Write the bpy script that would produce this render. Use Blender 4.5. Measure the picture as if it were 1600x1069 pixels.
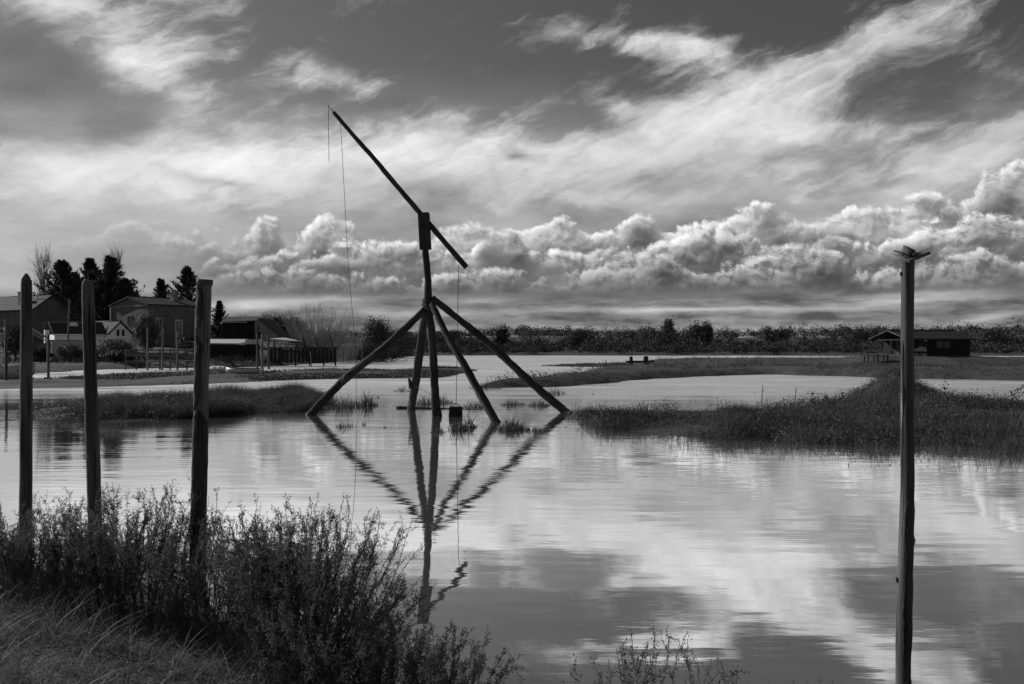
import bpy, math, random
import numpy as np
from mathutils import Vector, Matrix
R = math.radians
sc = bpy.context.scene
for o in list(bpy.data.objects):
    bpy.data.objects.remove(o)

# ------------------------------------------------------------------ camera
F, HZ, H = 1555.6, 538.0, 2.4          # focal length in photo pixels, horizon row, eye height over the water
cam_d = bpy.data.cameras.new('camera')
cam = bpy.data.objects.new('camera', cam_d)
sc.collection.objects.link(cam)
cam_d.sensor_width = 36.0
cam_d.lens = 35.0
cam_d.shift_y = 3.5 / 1600
cam_d.clip_start = 0.05
cam_d.clip_end = 20000
cam.location = (0, 0, H)
cam.rotation_euler = (R(90), 0, 0)
sc.camera = cam

# ------------------------------------------------------------------ sky and sun
SUN_AZ, SUN_EL = R(-60), R(25)          # azimuth from the view direction (+ = right), elevation
world = bpy.data.worlds.new('World')
sc.world = world
world.use_nodes = True
nt = world.node_tree
nt.nodes.clear()

def nd(t, **kw):
    n = nt.nodes.new(t)
    for k, v in kw.items():
        setattr(n, k, v)
    return n
def put(sock, v):
    if isinstance(v, bpy.types.NodeSocket):
        nt.links.new(v, sock)
    else:
        sock.default_value = v
def M(op, a, b=None, c=None, clamp=False):
    n = nd('ShaderNodeMath', operation=op, use_clamp=clamp)
    put(n.inputs[0], a)
    if b is not None: put(n.inputs[1], b)
    if c is not None: put(n.inputs[2], c)
    return n.outputs[0]
def add(a, b): return M('ADD', a, b)
def sub(a, b): return M('SUBTRACT', a, b)
def mul(a, b): return M('MULTIPLY', a, b)
def V(op, a, b=None, c=None):
    n = nd('ShaderNodeVectorMath', operation=op)
    put(n.inputs[0], a)
    if b is not None: put(n.inputs[1], b)
    if c is not None: put(n.inputs[2], c)
    return n.outputs[0]
def xyz(x, y, z=0.0):
    n = nd('ShaderNodeCombineXYZ')
    put(n.inputs[0], x); put(n.inputs[1], y); put(n.inputs[2], z)
    return n.outputs[0]
def smooth(x, lo, hi, to0=0.0, to1=1.0):
    n = nd('ShaderNodeMapRange', interpolation_type='SMOOTHSTEP')
    put(n.inputs['Value'], x); put(n.inputs['From Min'], lo); put(n.inputs['From Max'], hi)
    put(n.inputs['To Min'], to0); put(n.inputs['To Max'], to1)
    return n.outputs[0]
def mixf(f, a, b):
    n = nd('ShaderNodeMix', data_type='FLOAT')
    put(n.inputs[0], f); put(n.inputs[2], a); put(n.inputs[3], b)
    return n.outputs[0]
def noise(vec, scale, detail=5.0, rough=0.55, dist=0.0, dims='3D', out='Fac'):
    n = nd('ShaderNodeTexNoise', noise_dimensions=dims)
    put(n.inputs['Vector'], vec)
    n.inputs['Scale'].default_value = scale
    n.inputs['Detail'].default_value = detail
    n.inputs['Roughness'].default_value = rough
    n.inputs['Distortion'].default_value = dist
    return n.outputs[out]
def billow(vec, scale, detail=3.0, rough=0.5, sm=0.25):
    n = nd('ShaderNodeTexVoronoi', feature='SMOOTH_F1', voronoi_dimensions='2D')
    put(n.inputs['Vector'], vec)
    n.inputs['Scale'].default_value = scale
    n.inputs['Detail'].default_value = detail
    n.inputs['Roughness'].default_value = rough
    n.inputs['Smoothness'].default_value = sm
    n.inputs['Lacunarity'].default_value = 2.15
    n.normalize = True
    return M('SUBTRACT', 1.0, n.outputs['Distance'])

def SK(px, py):
    """direction of a photo pixel on the sky, azimuth and elevation in units of 100 px at the picture's middle"""
    az = math.atan((px - 800) / F)
    el = math.atan((HZ - py) / math.hypot(F, px - 800))
    return az * F / 100, el * F / 100

tc = nd('ShaderNodeTexCoord')
sep = nd('ShaderNodeSeparateXYZ')
nt.links.new(tc.outputs['Generated'], sep.inputs[0])
dx, dy, dz = sep.outputs
AZ = mul(M('ARCTAN2', dx, dy), F / 100)
EL = mul(M('ARCSINE', dz), F / 100)
ELp = M('ABSOLUTE', EL)
P = xyz(AZ, ELp, 0.0)                    # seam of the azimuth lies behind the camera

def blob(vec, px, py, rx, ry, rot=0.0, w=1.0, kind='QUADRATIC_SPHERE'):
    u, v = SK(px, py)
    m = nd('ShaderNodeMapping', vector_type='TEXTURE')
    put(m.inputs['Vector'], vec)
    m.inputs['Location'].default_value = (u, v, 0)
    m.inputs['Rotation'].default_value = (0, 0, R(rot))
    m.inputs['Scale'].default_value = (rx * 1.55 / 100, ry * 1.55 / 100, 1)
    g = nd('ShaderNodeTexGradient', gradient_type=kind)
    nt.links.new(m.outputs[0], g.inputs[0])
    return mul(g.outputs['Fac'], w)
def blobs(vec, lst):
    s = None
    for b in lst:
        x = blob(vec, *b)
        s = x if s is None else add(s, x)
    return s

# clear sky seen through a red filter: the red channel of the Nishita sky
nish = nd('ShaderNodeTexSky', sky_type='NISHITA')
nish.sun_disc = False
nish.sun_elevation = SUN_EL
nish.sun_rotation = SUN_AZ
nish.altitude = 0
nish.air_density = 1.0
nish.dust_density = 1.2
nish.ozone_density = 1.0
sr = nd('ShaderNodeSeparateColor')
nt.links.new(nish.outputs[0], sr.inputs[0])
SKY_STRENGTH = 0.1
clear = mul(sr.outputs[0], SKY_STRENGTH * 0.27)   # the filter's own loss;        # radiance in picture units from here on
# --- high cloud: sheets and wisps
w1 = noise(P, 0.42, 6.0, 0.58, out='Color')
w2 = noise(V('MULTIPLY', P, (0.6, 1.6, 1.0)), 1.6, 6.0, 0.6, out='Color')
Pw = V('ADD', P, V('MULTIPLY', V('SUBTRACT', w1, (0.5, 0.5, 0.5)), (1.25, 0.65, 0)))
Pw = V('ADD', Pw, V('MULTIPLY', V('SUBTRACT', w2, (0.5, 0.5, 0.5)), (0.42, 0.34, 0)))
# streaks drawn out along the upper wind: noise stretched along a direction 28 degrees above the level
mp = nd('ShaderNodeMapping', vector_type='TEXTURE')
put(mp.inputs['Vector'], Pw)
mp.inputs['Rotation'].default_value = (0, 0, R(24))
mp.inputs['Scale'].default_value = (2.6, 0.8, 1)
st = noise(mp.outputs[0], 1.1, 8.0, 0.62)
mp2 = nd('ShaderNodeMapping', vector_type='TEXTURE')
put(mp2.inputs['Vector'], Pw)
mp2.inputs['Rotation'].default_value = (0, 0, R(-3))
mp2.inputs['Scale'].default_value = (4.0, 0.7, 1)
st2 = noise(mp2.outputs[0], 0.9, 8.0, 0.6)
gen = noise(V('MULTIPLY', Pw, (0.5, 1.0, 1.0)), 0.35, 5.0, 0.55)

white = blobs(Pw, [
    # left: bright band along the top and the big bright sheet
    (60, 5, 330, 95, -8, 0.85), (230, 95, 150, 90, -35, 0.75), (290, 160, 170, 75, -22, 0.7),
    (210, 225, 190, 45, -4, 0.45),
    (330, 2, 150, 30, -3, 0.5), (490, 115, 170, 42, -17, 0.55), (570, 145, 80, 18, -6, 0.4),
    (240, 262, 480, 58, 2, 1.5), (60, 300, 330, 75, 0, 0.6), (420, 285, 260, 55, 3, 0.55), (-200, 260, 300, 120, 0, 1.0),
    (450, 325, 360, 50, 2, 0.5),
    # middle sheet
    (690, 212, 260, 62, -4, 0.85), (640, 255, 240, 70, 0, 0.55), (830, 215, 200, 55, -3, 0.5), (780, 275, 260, 50, 4, 0.7),
    # the great diagonal plume
    (900, 285, 180, 60, 8, 0.55), (1010, 225, 260, 62, 14, 0.85), (1130, 180, 210, 85, 26, 0.95), (1260, 125, 230, 75, 30, 0.8),
    (1400, 65, 200, 70, 30, 0.65), (1500, 15, 160, 60, 30, 0.4), (1130, 110, 150, 60, -30, 0.5), (1180, 230, 120, 50, 45, 0.35),
    (955, 155, 60, 25, -25, 0.55), (1010, 175, 150, 30, -15, 0.4), (985, 120, 160, 22, -6, 0.35),
    (850, 40, 50, 40, 0, 0.3), (960, 30, 80, 28, 8, 0.3), (960, 62, 110, 24, -9, 0.6), (1080, 72, 120, 26, -5, 0.55), (1010, 50, 120, 30, -12, 0.25),
    (1280, 8, 90, 22, 0, 0.3), (862, 115, 30, 12, -8, 0.3),
    # streaks on the right
    (1430, 205, 300, 22, -4, 0.5), (1330, 195, 90, 18, -12, 0.3), (1560, 110, 100, 22, -20, 0.3), (1230, 262, 260, 24, -6, 0.6), (1480, 265, 280, 32, 3, 0.5), (1650, 230, 200, 60, 0, 0.5),
    (1000, 315, 330, 26, 0, 0.55), (1250, 310, 200, 20, -2, 0.25),
])
shade = blobs(Pw, [       # thin grey parts of the sheet, seen from below
    (70, 130, 200, 105, -25, 1.1), (40, 205, 130, 40, 0, 0.35), (-10, 268, 60, 28, 0, 0.5), (330, 205, 110, 30, -6, 0.25),
    (640, 302, 190, 32, 4, 0.45), (812, 243, 36, 16, -4, 0.8), (350, 286, 130, 14, -6, 0.35), (1010, 282, 210, 28, 6, 0.3),
    (60, 350, 220, 50, 0, 0.45), (1250, 245, 220, 16, 0, 0.2),
])
grow = smooth(ELp, 4.6, 9.0)
field = add(white, mul(sub(st, 0.5), 1.25))
fine = noise(V('MULTIPLY', Pw, (1.0, 1.7, 1.0)), 1.3, 8.0, 0.62)
field = add(field, mul(sub(st2, 0.5), 0.7))
field = add(field, mul(sub(fine, 0.5), 0.9))
outside = smooth(M('ABSOLUTE', AZ), 8.0, 11.0)
ofr = M('MAXIMUM', outside, smooth(ELp, 5.6, 8.5))
field = add(field, mul(mul(smooth(gen, 0.42, 0.68), ofr), 0.75))
broad = noise(V('MULTIPLY', P, (0.55, 1.3, 1.0)), 0.75, 4.0, 0.5)
field = sub(field, mul(smooth(st, 0.62, 0.36), 0.36))
field = add(field, blobs(Pw, [(690, 235, 330, 75, 0, 0.5), (1120, 190, 330, 100, 24, 0.35), (130, 60, 330, 110, -20, 0.4), (250, 270, 500, 70, 0, 0.35), (990, 70, 220, 40, -4, 0.35), (1370, 150, 260, 100, 18, 0.3), (1450, 240, 380, 75, 0, 0.5), (1280, 285, 300, 50, 0, 0.35), (1000, 315, 400, 40, 0, 0.3), (560, 30, 300, 60, 5, 0.12)]))
hair = noise(V('MULTIPLY', mp.outputs[0], (1.0, 2.6, 1.0)), 2.2, 6.0, 0.6)
field = add(field, mul(sub(hair, 0.5), 0.55))
ca = smooth(field, 0.06, 0.92)
cirrus = add(0.25, mul(smooth(field, 0.30, 1.85), 0.365))
cirrus = mul(cirrus, add(0.42, add(mul(fine, 0.7), mul(hair, 0.45))))
cirrus = mul(cirrus, smooth(broad, 0.25, 0.62, 0.62, 1.06))
cirrus = mul(cirrus, add(1.0, blobs(Pw, [(240, 258, 420, 60, 2, 0.42), (-100, 290, 300, 80, 0, 0.3), (1180, 160, 330, 120, 26, -0.22), (1400, 70, 200, 90, 30, -0.15)])))
cirrus = mul(cirrus, sub(1.0, mul(M('MINIMUM', shade, 0.8), 0.85)))
body = mixf(mul(ca, 0.97), clear, cirrus)
body = mixf(mul(smooth(shade, 0.05, 0.8), 0.85), body, add(0.065, mul(sub(st, 0.3), 0.12)))

# --- thin veil low over the horizon
veil = mul(smooth(ELp, 4.4, 1.7), smooth(ELp, 0.75, 1.35, 0.35, 1.0))
body = mixf(mul(veil, add(0.15, mul(smooth(broad, 0.3, 0.6), 0.65))), body, add(0.33, mul(sub(st2, 0.5), 0.5)))

# --- cumulus: three rows of heaped cloud, each lit from the sun's side, with flat grey bases
def curve(x, pts):
    """piecewise smooth function of the azimuth; pts = photo pixels of a cloud's upper outline"""
    n = nd('ShaderNodeFloatCurve')
    X0, X1 = -16.0, 16.0
    c = n.mapping.curves[0]
    pp = []
    for px, py in pts:
        u, v = SK(px, py)
        pp.append(((u - X0) / (X1 - X0), v / 6.0))
    pp = [(0.0, pp[0][1])] + pp + [(1.0, pp[-1][1])]
    while len(c.points) < len(pp): c.points.new(0.5, 0.5)
    for q, (a, b) in zip(c.points, pp):
        q.location = (a, b); q.handle_type = 'AUTO_CLAMPED'
    n.mapping.extend = 'HORIZONTAL'
    n.mapping.update()
    put(n.inputs['Value'], M('DIVIDE', sub(x, X0), X1 - X0))
    return mul(n.outputs[0], 6.0)
cw = noise(P, 1.5, 4.0, 0.55, out='Color')
cw2 = noise(P, 5.0, 3.0, 0.55, out='Color')
shadow = smooth(noise(V('MULTIPLY', P, (0.75, 1.5, 1.0)), 0.95, 3.0, 0.5), 0.40, 0.56)
def row(under, outline, base, off, size, amp, lo, hi, edge=0.10, rim=1.0, mask=None):
    def fld(vec):
        q = V('ADD', vec, V('MULTIPLY', V('SUBTRACT', cw, (0.5, 0.5, 0.5)), (0.5, 0.35, 0)))
        q = V('ADD', q, V('MULTIPLY', V('SUBTRACT', cw2, (0.5, 0.5, 0.5)), (0.16, 0.13, 0)))
        s = nd('ShaderNodeSeparateXYZ'); put(s.inputs[0], vec)
        top = curve(s.outputs[0], outline)
        b = billow(V('ADD', V('MULTIPLY', q, (1.0, 1.15, 1.0)), off), size, 4.0, 0.60, 0.30)
        g = M('MINIMUM', sub(top, s.outputs[1]), 0.75)
        return add(g, mul(sub(b, 0.62), amp))
    f0 = fld(P)
    f1 = fld(V('ADD', P, (-0.055, 0.075, 0)))
    slope = sub(f0, f1)                                    # > 0 where the heap faces the sun
    lit = smooth(slope, -0.02, 0.22)
    core = smooth(f0, 0.0, 0.55)
    col = mixf(mul(lit, mixf(core, 1.0, 0.42)), lo, hi)
    col = mul(col, mixf(mul(core, shadow), 1.0, 0.34))
    # rim light where the edge is thin
    col = add(col, mul(mul(sub(1.0, smooth(f0, 0.02, 0.22)), smooth(slope, -0.05, 0.12)), 0.24 * rim))
    bs = nd('ShaderNodeSeparateXYZ'); put(bs.inputs[0], P)
    low = smooth(sub(bs.outputs[1], add(base, mul(sub(st2, 0.5), 0.45))), 0.55, 0.0)
    col = mixf(mul(low, 0.9), col, add(0.075, mul(sub(st2, 0.45), 0.20)))
    a = smooth(f0, 0.0, edge)
    fade = smooth(sub(bs.outputs[1], add(base, mul(sub(st2, 0.5), 0.5))), -0.45, 0.05)
    a = mul(a, fade)
    if mask is not None: a = mul(a, mask)
    return mixf(a, under, col)

far_row = [(-800, 420), (-200, 400), (60, 405), (150, 372), (175, 358), (220, 362), (270, 368), (330, 375), (385, 372), (408, 340), (440, 352), (455, 375), (480, 360), (505, 345), (540, 352), (575, 380), (640, 395), (680, 362), (720, 352), (790, 372), (850, 350), (885, 340), (920, 358), (960, 366), (1000, 338), (1040, 362), (1110, 345), (1190, 330), (1240, 345), (1300, 338), (1350, 325), (1400, 330), (1440, 310), (1500, 312), (1540, 275), (1590, 263), (1680, 275), (2300, 340)]
mid_row = [(-800, 450), (0, 450), (300, 430), (335, 405), (370, 402), (420, 395), (470, 408), (520, 388), (560, 380), (600, 372), (640, 378), (700, 400), (760, 362), (790, 350), (830, 395), (900, 400), (960, 385), (1020, 392), (1075, 362), (1120, 342), (1160, 352), (1190, 385), (1250, 392), (1300, 375), (1360, 388), (1410, 375), (1450, 345), (1530, 340), (1650, 350), (2300, 390)]
near_row = [(-800, 490), (200, 470), (300, 452), (360, 430), (450, 420), (560, 432), (640, 440), (700, 425), (780, 418), (860, 440), (930, 412), (985, 392), (1040, 390), (1090, 425), (1150, 412), (1210, 398), (1255, 385), (1300, 392), (1370, 425), (1440, 412), (1520, 395), (1600, 400), (1700, 410), (2300, 440)]
_, b1 = SK(800, 425); _, b2 = SK(800, 442); _, b3 = SK(800, 468)
left_fade = add(0.15, mul(0.85, smooth(AZ, -6.4, -2.9)))
body = row(body, far_row, b1, (3.1, 7.7, 0), 0.95, 0.95, 0.19, 0.64, 0.15, 0.8, left_fade)
gap2 = mul(left_fade, smooth(noise(V('MULTIPLY', P, (0.5, 0.3, 1.0)), 1.0, 2.0, 0.5), 0.36, 0.46))
body = row(body, mid_row, b2, (11.4, 2.3, 0), 1.3, 0.85, 0.14, 0.66, 0.15, 0.9, gap2)
body = row(body, near_row, b3, (5.9, 17.2, 0), 1.55, 0.75, 0.10, 0.56, 0.17, 0.7, left_fade)

# --- layered streaks below the heaps, down to the horizon
mp3 = nd('ShaderNodeMapping', vector_type='TEXTURE')
put(mp3.inputs['Vector'], V('ADD', P, V('MULTIPLY', V('SUBTRACT', w2, (0.5, 0.5, 0.5)), (0.6, 0.22, 0))))
mp3.inputs['Rotation'].default_value = (0, 0, R(1.0))
mp3.inputs['Scale'].default_value = (1.7, 0.20, 1)
st3 = noise(mp3.outputs[0], 1.0, 7.0, 0.66)
low_mask = smooth(add(ELp, mul(sub(st2, 0.5), 0.5)), 0.86, 0.60)
lowc = blobs(V('ADD', P, V('MULTIPLY', V('SUBTRACT', w2, (0.5, 0.5, 0.5)), (0.5, 0.12, 0))), [
    (450, 468, 170, 13, 3, 0.7), (380, 480, 90, 14, 3, 0.5), (1080, 484, 330, 6, 0, 0.6), (750, 470, 90, 10, 3, 0.35), (1180, 455, 90, 9, 2, 0.4),
    (1430, 470, 120, 9, 3, 0.5), (1540, 497, 60, 8, 6, 0.6), (700, 492, 120, 8, 0, 0.5), (1000, 515, 500, 12, 0, 0.25), (1500, 455, 160, 8, 3, 0.35), (100, 430, 120, 40, 0, 0.25)])
veil2 = noise(V('ADD', V('MULTIPLY', P, (0.8, 2.6, 1.0)), V('MULTIPLY', V('SUBTRACT', w2, (0.5, 0.5, 0.5)), (0.9, 0.5, 0))), 1.3, 7.0, 0.62)
lowv = add(add(0.105, add(mul(sub(st3, 0.47), 0.42), mul(sub(veil2, 0.48), 0.35))), mul(lowc, 0.42))
body = mixf(low_mask, body, M('MAXIMUM', lowv, 0.06))
body = M('MAXIMUM', body, 0.02)
bg = nd('ShaderNodeBackground')
colr = nd('ShaderNodeCombineColor')
bw = M('DIVIDE', body, SKY_STRENGTH)
for k in range(3): nt.links.new(bw, colr.inputs[k])
nt.links.new(colr.outputs[0], bg.inputs['Color'])
bg.inputs['Strength'].default_value = SKY_STRENGTH
wo = nd('ShaderNodeOutputWorld')
nt.links.new(bg.outputs[0], wo.inputs[0])
world.cycles.sampling_method = 'MANUAL'
world.cycles.sample_map_resolution = 512

sun_d = bpy.data.lights.new('sun', 'SUN')
sun_d.energy = 2.8
sun_d.angle = R(0.6)
sun_d.color = (1.0, 1.0, 1.0)            # black-and-white photograph: neutral light
sun = bpy.data.objects.new('sun', sun_d)
sc.collection.objects.link(sun)
sdir = Vector((math.sin(SUN_AZ) * math.cos(SUN_EL), math.cos(SUN_AZ) * math.cos(SUN_EL), math.sin(SUN_EL)))
sun.rotation_euler = (-sdir).to_track_quat('-Z', 'Y').to_euler()

sc.view_settings.view_transform = 'Standard'
sc.view_settings.look = 'None'
sc.view_settings.exposure = 0.66
sc.view_settings.gamma = 1.0
sc.view_settings.use_curve_mapping = False

# ------------------------------------------------------------------ helpers
rng = np.random.default_rng(7)
col = sc.collection
TAU = math.tau

def PX(px, py, D):
    """a point of the photograph at distance D along the view"""
    return Vector(((px - 800) / F * D, D, H - (py - HZ) / F * D))
def AT(px, py, z=0.0):
    """the point of the level z seen at a photo pixel"""
    return PX(px, py, F * (H - z) / (py - HZ))

def tag(o, label=None, cat=None, group=None, kind=None):
    if label: o['label'] = label
    if cat: o['category'] = cat
    if group: o['group'] = group
    if kind: o['kind'] = kind
    return o
def thing(name, label, cat, loc, rz=0.0, group=None):
    o = bpy.data.objects.new(name, None)
    o.empty_display_size = 0.2
    col.objects.link(o)
    o.location = loc
    o.rotation_euler = (0, 0, rz)
    return tag(o, label, cat, group)
def link(name, me, parent=None, loc=None, rz=0.0):
    o = bpy.data.objects.new(name, me)
    col.objects.link(o)
    if parent is not None: o.parent = parent
    if loc is not None: o.location = loc
    if rz: o.rotation_euler = (0, 0, rz)
    return o
def copy_tree(o, parent=None):
    c = o.copy(); col.objects.link(c); c.parent = parent
    for ch in o.children: copy_tree(ch, c)
    return c

def np_mesh(name, verts, tris=None, quads=None, mat=None, smooth=False, grain=None):
    me = bpy.data.meshes.new(name)
    verts = np.asarray(verts, np.float32).reshape(-1, 3)
    nt_ = 0 if tris is None else len(tris)
    nq = 0 if quads is None else len(quads)
    idx = []
    if nt_: idx.append(np.asarray(tris, np.int32).ravel())
    if nq: idx.append(np.asarray(quads, np.int32).ravel())
    idx = np.concatenate(idx)
    starts = np.concatenate([np.arange(nt_) * 3, nt_ * 3 + np.arange(nq) * 4]).astype(np.int32)
    totals = np.concatenate([np.full(nt_, 3), np.full(nq, 4)]).astype(np.int32)
    me.vertices.add(len(verts)); me.vertices.foreach_set('co', verts.ravel())
    me.loops.add(len(idx)); me.loops.foreach_set('vertex_index', idx)
    me.polygons.add(nt_ + nq)
    me.polygons.foreach_set('loop_start', starts)
    me.polygons.foreach_set('loop_total', totals)
    me.polygons.foreach_set('use_smooth', np.full(nt_ + nq, smooth))
    if grain is not None:
        a = me.attributes.new('grain', 'FLOAT_VECTOR', 'POINT')
        a.data.foreach_set('vector', np.asarray(grain, np.float32).ravel())
    me.update(calc_edges=True)
    if mat: me.materials.append(mat)
    return me

class MB:
    """collects boxes, prisms and tubes of one part; grain = coordinates along the wood"""
    def __init__(s): s.v = []; s.f = []; s.g = []; s.sm = []
    def box(s, c, size, rot=None, long=2, jit=0.0):
        c = Vector(c); hx, hy, hz = size[0] / 2, size[1] / 2, size[2] / 2
        b = len(s.v); off = random.random() * 50
        for i in range(8):
            p = Vector(((hx if i & 1 else -hx), (hy if i & 2 else -hy), (hz if i & 4 else -hz)))
            if jit: p += Vector([random.uniform(-jit, jit) for _ in range(3)])
            g = [p.x + off, p.y + off, p.z + off]
            g[2], g[long] = g[long], g[2]
            s.g.append(g)
            if rot is not None: p = rot @ p
            s.v.append(tuple(c + p))
        for q in ((0, 2, 3, 1), (4, 5, 7, 6), (0, 1, 5, 4), (2, 6, 7, 3), (0, 4, 6, 2), (1, 3, 7, 5)):
            s.f.append(tuple(b + k for k in q)); s.sm.append(False)
        return s
    def beam(s, a, b, w, t, up=(0, 0, 1)):
        a, b = Vector(a), Vector(b)
        z = (b - a); L = z.length; z.normalize()
        x = z.cross(Vector(up))
        if x.length < 1e-4: x = Vector((1, 0, 0))
        x.normalize(); y = z.cross(x)
        m = Matrix((x, y, z)).transposed()
        return s.box((a + b) / 2, (w, t, L), m, 2)
    def poly(s, pts):
        b = len(s.v)
        for p in pts: s.v.append(tuple(p)); s.g.append(tuple(p))
        s.f.append(tuple(range(b, b + len(pts)))); s.sm.append(False)
        return s
    def slab(s, quad, th):
        """a sheet through four corners with thickness th below its face"""
        q = [Vector(p) for p in quad]
        n = (q[1] - q[0]).cross(q[2] - q[0]).normalized()
        if n.z < 0: n = -n; q = q[::-1]
        lo = [p - n * th for p in q]
        b = len(s.v)
        for p in q + lo: s.v.append(tuple(p)); s.g.append(tuple(p))
        k = len(q)
        s.f.append(tuple(b + i for i in range(k))); s.f.append(tuple(b + k + i for i in reversed(range(k))))
        s.sm += [False, False]
        for i in range(k):
            j = (i + 1) % k
            s.f.append((b + i, b + k + i, b + k + j, b + j)); s.sm.append(False)
        return s
    def tube(s, pts, radii, sides=10, rough=0.0, step=None, cap=True, flat=False):
        pts = [Vector(p) for p in pts]
        if not hasattr(radii, '__len__'): radii = [radii] * len(pts)
        if step:
            np_, nr = [], []
            n = len(pts)
            for i in range(n - 1):
                p0, p1, p2, p3 = pts[max(i - 1, 0)], pts[i], pts[i + 1], pts[min(i + 2, n - 1)]
                k = max(1, int((p2 - p1).length / step))
                for j in range(k):
                    t = j / k
                    q = 0.5 * ((2 * p1) + (p2 - p0) * t + (2 * p0 - 5 * p1 + 4 * p2 - p3) * t * t + (3 * p1 - p0 - 3 * p2 + p3) * t ** 3)
                    np_.append(q); nr.append(radii[i] * (1 - t) + radii[i + 1] * t)
            np_.append(pts[-1]); nr.append(radii[-1])
            pts, radii = np_, nr
        b = len(s.v); L = 0.0; off = random.random() * 40
        ref = Vector((0.31, 0.87, 0.2))
        ph = [random.uniform(0, TAU) for _ in range(6)]
        for i, p in enumerate(pts):
            d = (pts[min(i + 1, len(pts) - 1)] - pts[max(i - 1, 0)]).normalized()
            x = d.cross(ref)
            if x.length < 0.05: x = d.cross(Vector((1, 0, 0)))
            x.normalize(); y = d.cross(x)
            if i: L += (p - pts[i - 1]).length
            for k in range(sides):
                a = TAU * k / sides
                r = radii[i]
                if rough:
                    r *= 1 + rough * (0.5 * math.sin(3 * a + ph[0] + L * 1.3) + 0.4 * math.sin(L * 5.1 + ph[1] + 2 * a) + 0.35 * math.sin(L * 11.7 + a + ph[2]) + random.uniform(-.35, .35))
                s.v.append(tuple(p + x * (math.cos(a) * r) + y * (math.sin(a) * r)))
                s.g.append((math.cos(a) * r + off, math.sin(a) * r + off, L + off))
        for i in range(len(pts) - 1):
            for k in range(sides):
                k2 = (k + 1) % sides
                s.f.append((b + i * sides + k, b + i * sides + k2, b + (i + 1) * sides + k2, b + (i + 1) * sides + k)); s.sm.append(not flat)
        if cap:
            s.f.append(tuple(b + k for k in reversed(range(sides)))); s.sm.append(False)
            e = b + (len(pts) - 1) * sides
            s.f.append(tuple(e + k for k in range(sides))); s.sm.append(False)
        return s
    def build(s, name, mat, parent=None, loc=None, rz=0.0):
        me = bpy.data.meshes.new(name)
        me.from_pydata(s.v, [], s.f)
        me.polygons.foreach_set('use_smooth', s.sm)
        a = me.attributes.new('grain', 'FLOAT_VECTOR', 'POINT')
        a.data.foreach_set('vector', np.asarray(s.g, np.float32).ravel())
        me.update()
        me.materials.append(mat)
        return link(name, me, parent, loc, rz)

def patch(path, rad, off, a0, a1, seed, rag=.35, sides=10, step=.03):
    """a ragged shell of bark or peeled wood lying on a pole between two angles (0 = right, -90 = towards the viewer)"""
    r_ = random.Random(seed); m = MB(); rows = []
    L = 0.0
    for i in range(len(path) - 1):
        p0, p1 = Vector(path[i]), Vector(path[i + 1]); k = max(2, int((p1 - p0).length / step))
        for j in range(k + (i == len(path) - 2)):
            t = j / k
            rows.append((p0.lerp(p1, t), rad[i] * (1 - t) + rad[i + 1] * t, L + (p1 - p0).length * t))
        L += (p1 - p0).length
    ph = [r_.uniform(0, TAU) for _ in range(4)]
    nx = np.array([l for _, _, l in rows]); ph = [r_.uniform(0, 90) for _ in range(4)]
    j0 = (fbm(nx * 4 + ph[0], nx * 0, seed, 5) - .47) * 3.0; j1 = (fbm(nx * 4 + ph[1], nx * 0, seed + 3, 5) - .47) * 3.0
    for (p, rr, l), u0, u1 in zip(rows, j0, j1):
        e0 = a0 + rag * (u0 + r_.uniform(-.25, .25)); e1 = a1 + rag * (u1 + r_.uniform(-.25, .25))
        taper = min(1, l / .12, (L - l) / .12); mid = (e0 + e1) / 2
        e0 = mid + (e0 - mid) * taper; e1 = mid + (e1 - mid) * taper
        for q in range(sides + 1):
            a = e0 + (e1 - e0) * q / sides; edge = min(q, sides - q) / sides
            R_ = rr * (.97 if edge == 0 else 1) + (off if edge > 0 else 0) * (1 + .4 * math.sin(l * 30 + 5 * a))
            m.v.append((p.x + math.cos(a) * R_, p.y + math.sin(a) * R_, p.z)); m.g.append((math.cos(a) * rr + 7, math.sin(a) * rr + 7, l))
    w = sides + 1
    for i in range(len(rows) - 1):
        for q in range(sides):
            m.f.append((i * w + q, i * w + q + 1, (i + 1) * w + q + 1, (i + 1) * w + q)); m.sm.append(True)
    return m
def local(p, o): return Vector(p) - Vector(o)

# value noise for terrain and outlines
def vnoise(x, y, seed=0):
    x = np.asarray(x, float); y = np.asarray(y, float)
    xi = np.floor(x).astype(np.int64); yi = np.floor(y).astype(np.int64)
    fx = x - xi; fy = y - yi
    fx = fx * fx * (3 - 2 * fx); fy = fy * fy * (3 - 2 * fy)
    def h(a, b):
        n = (a * 374761393 + b * 668265263 + seed * 974634777) & 0x7fffffff
        n = ((n ^ (n >> 13)) * 1274126177) & 0x7fffffff
        return ((n ^ (n >> 16)) & 0xffff) / 65535.0
    return (h(xi, yi) * (1 - fx) + h(xi + 1, yi) * fx) * (1 - fy) + (h(xi, yi + 1) * (1 - fx) + h(xi + 1, yi + 1) * fx) * fy
def fbm(x, y, seed=0, n=4):
    s = 0; a = 0.5
    for i in range(n):
        s = s + a * vnoise(x * 2 ** i, y * 2 ** i, seed + i); a *= 0.5
    return s
def sstep(x, a, b):
    t = np.clip((np.asarray(x, float) - a) / (b - a), 0, 1)
    return t * t * (3 - 2 * t)
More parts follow.
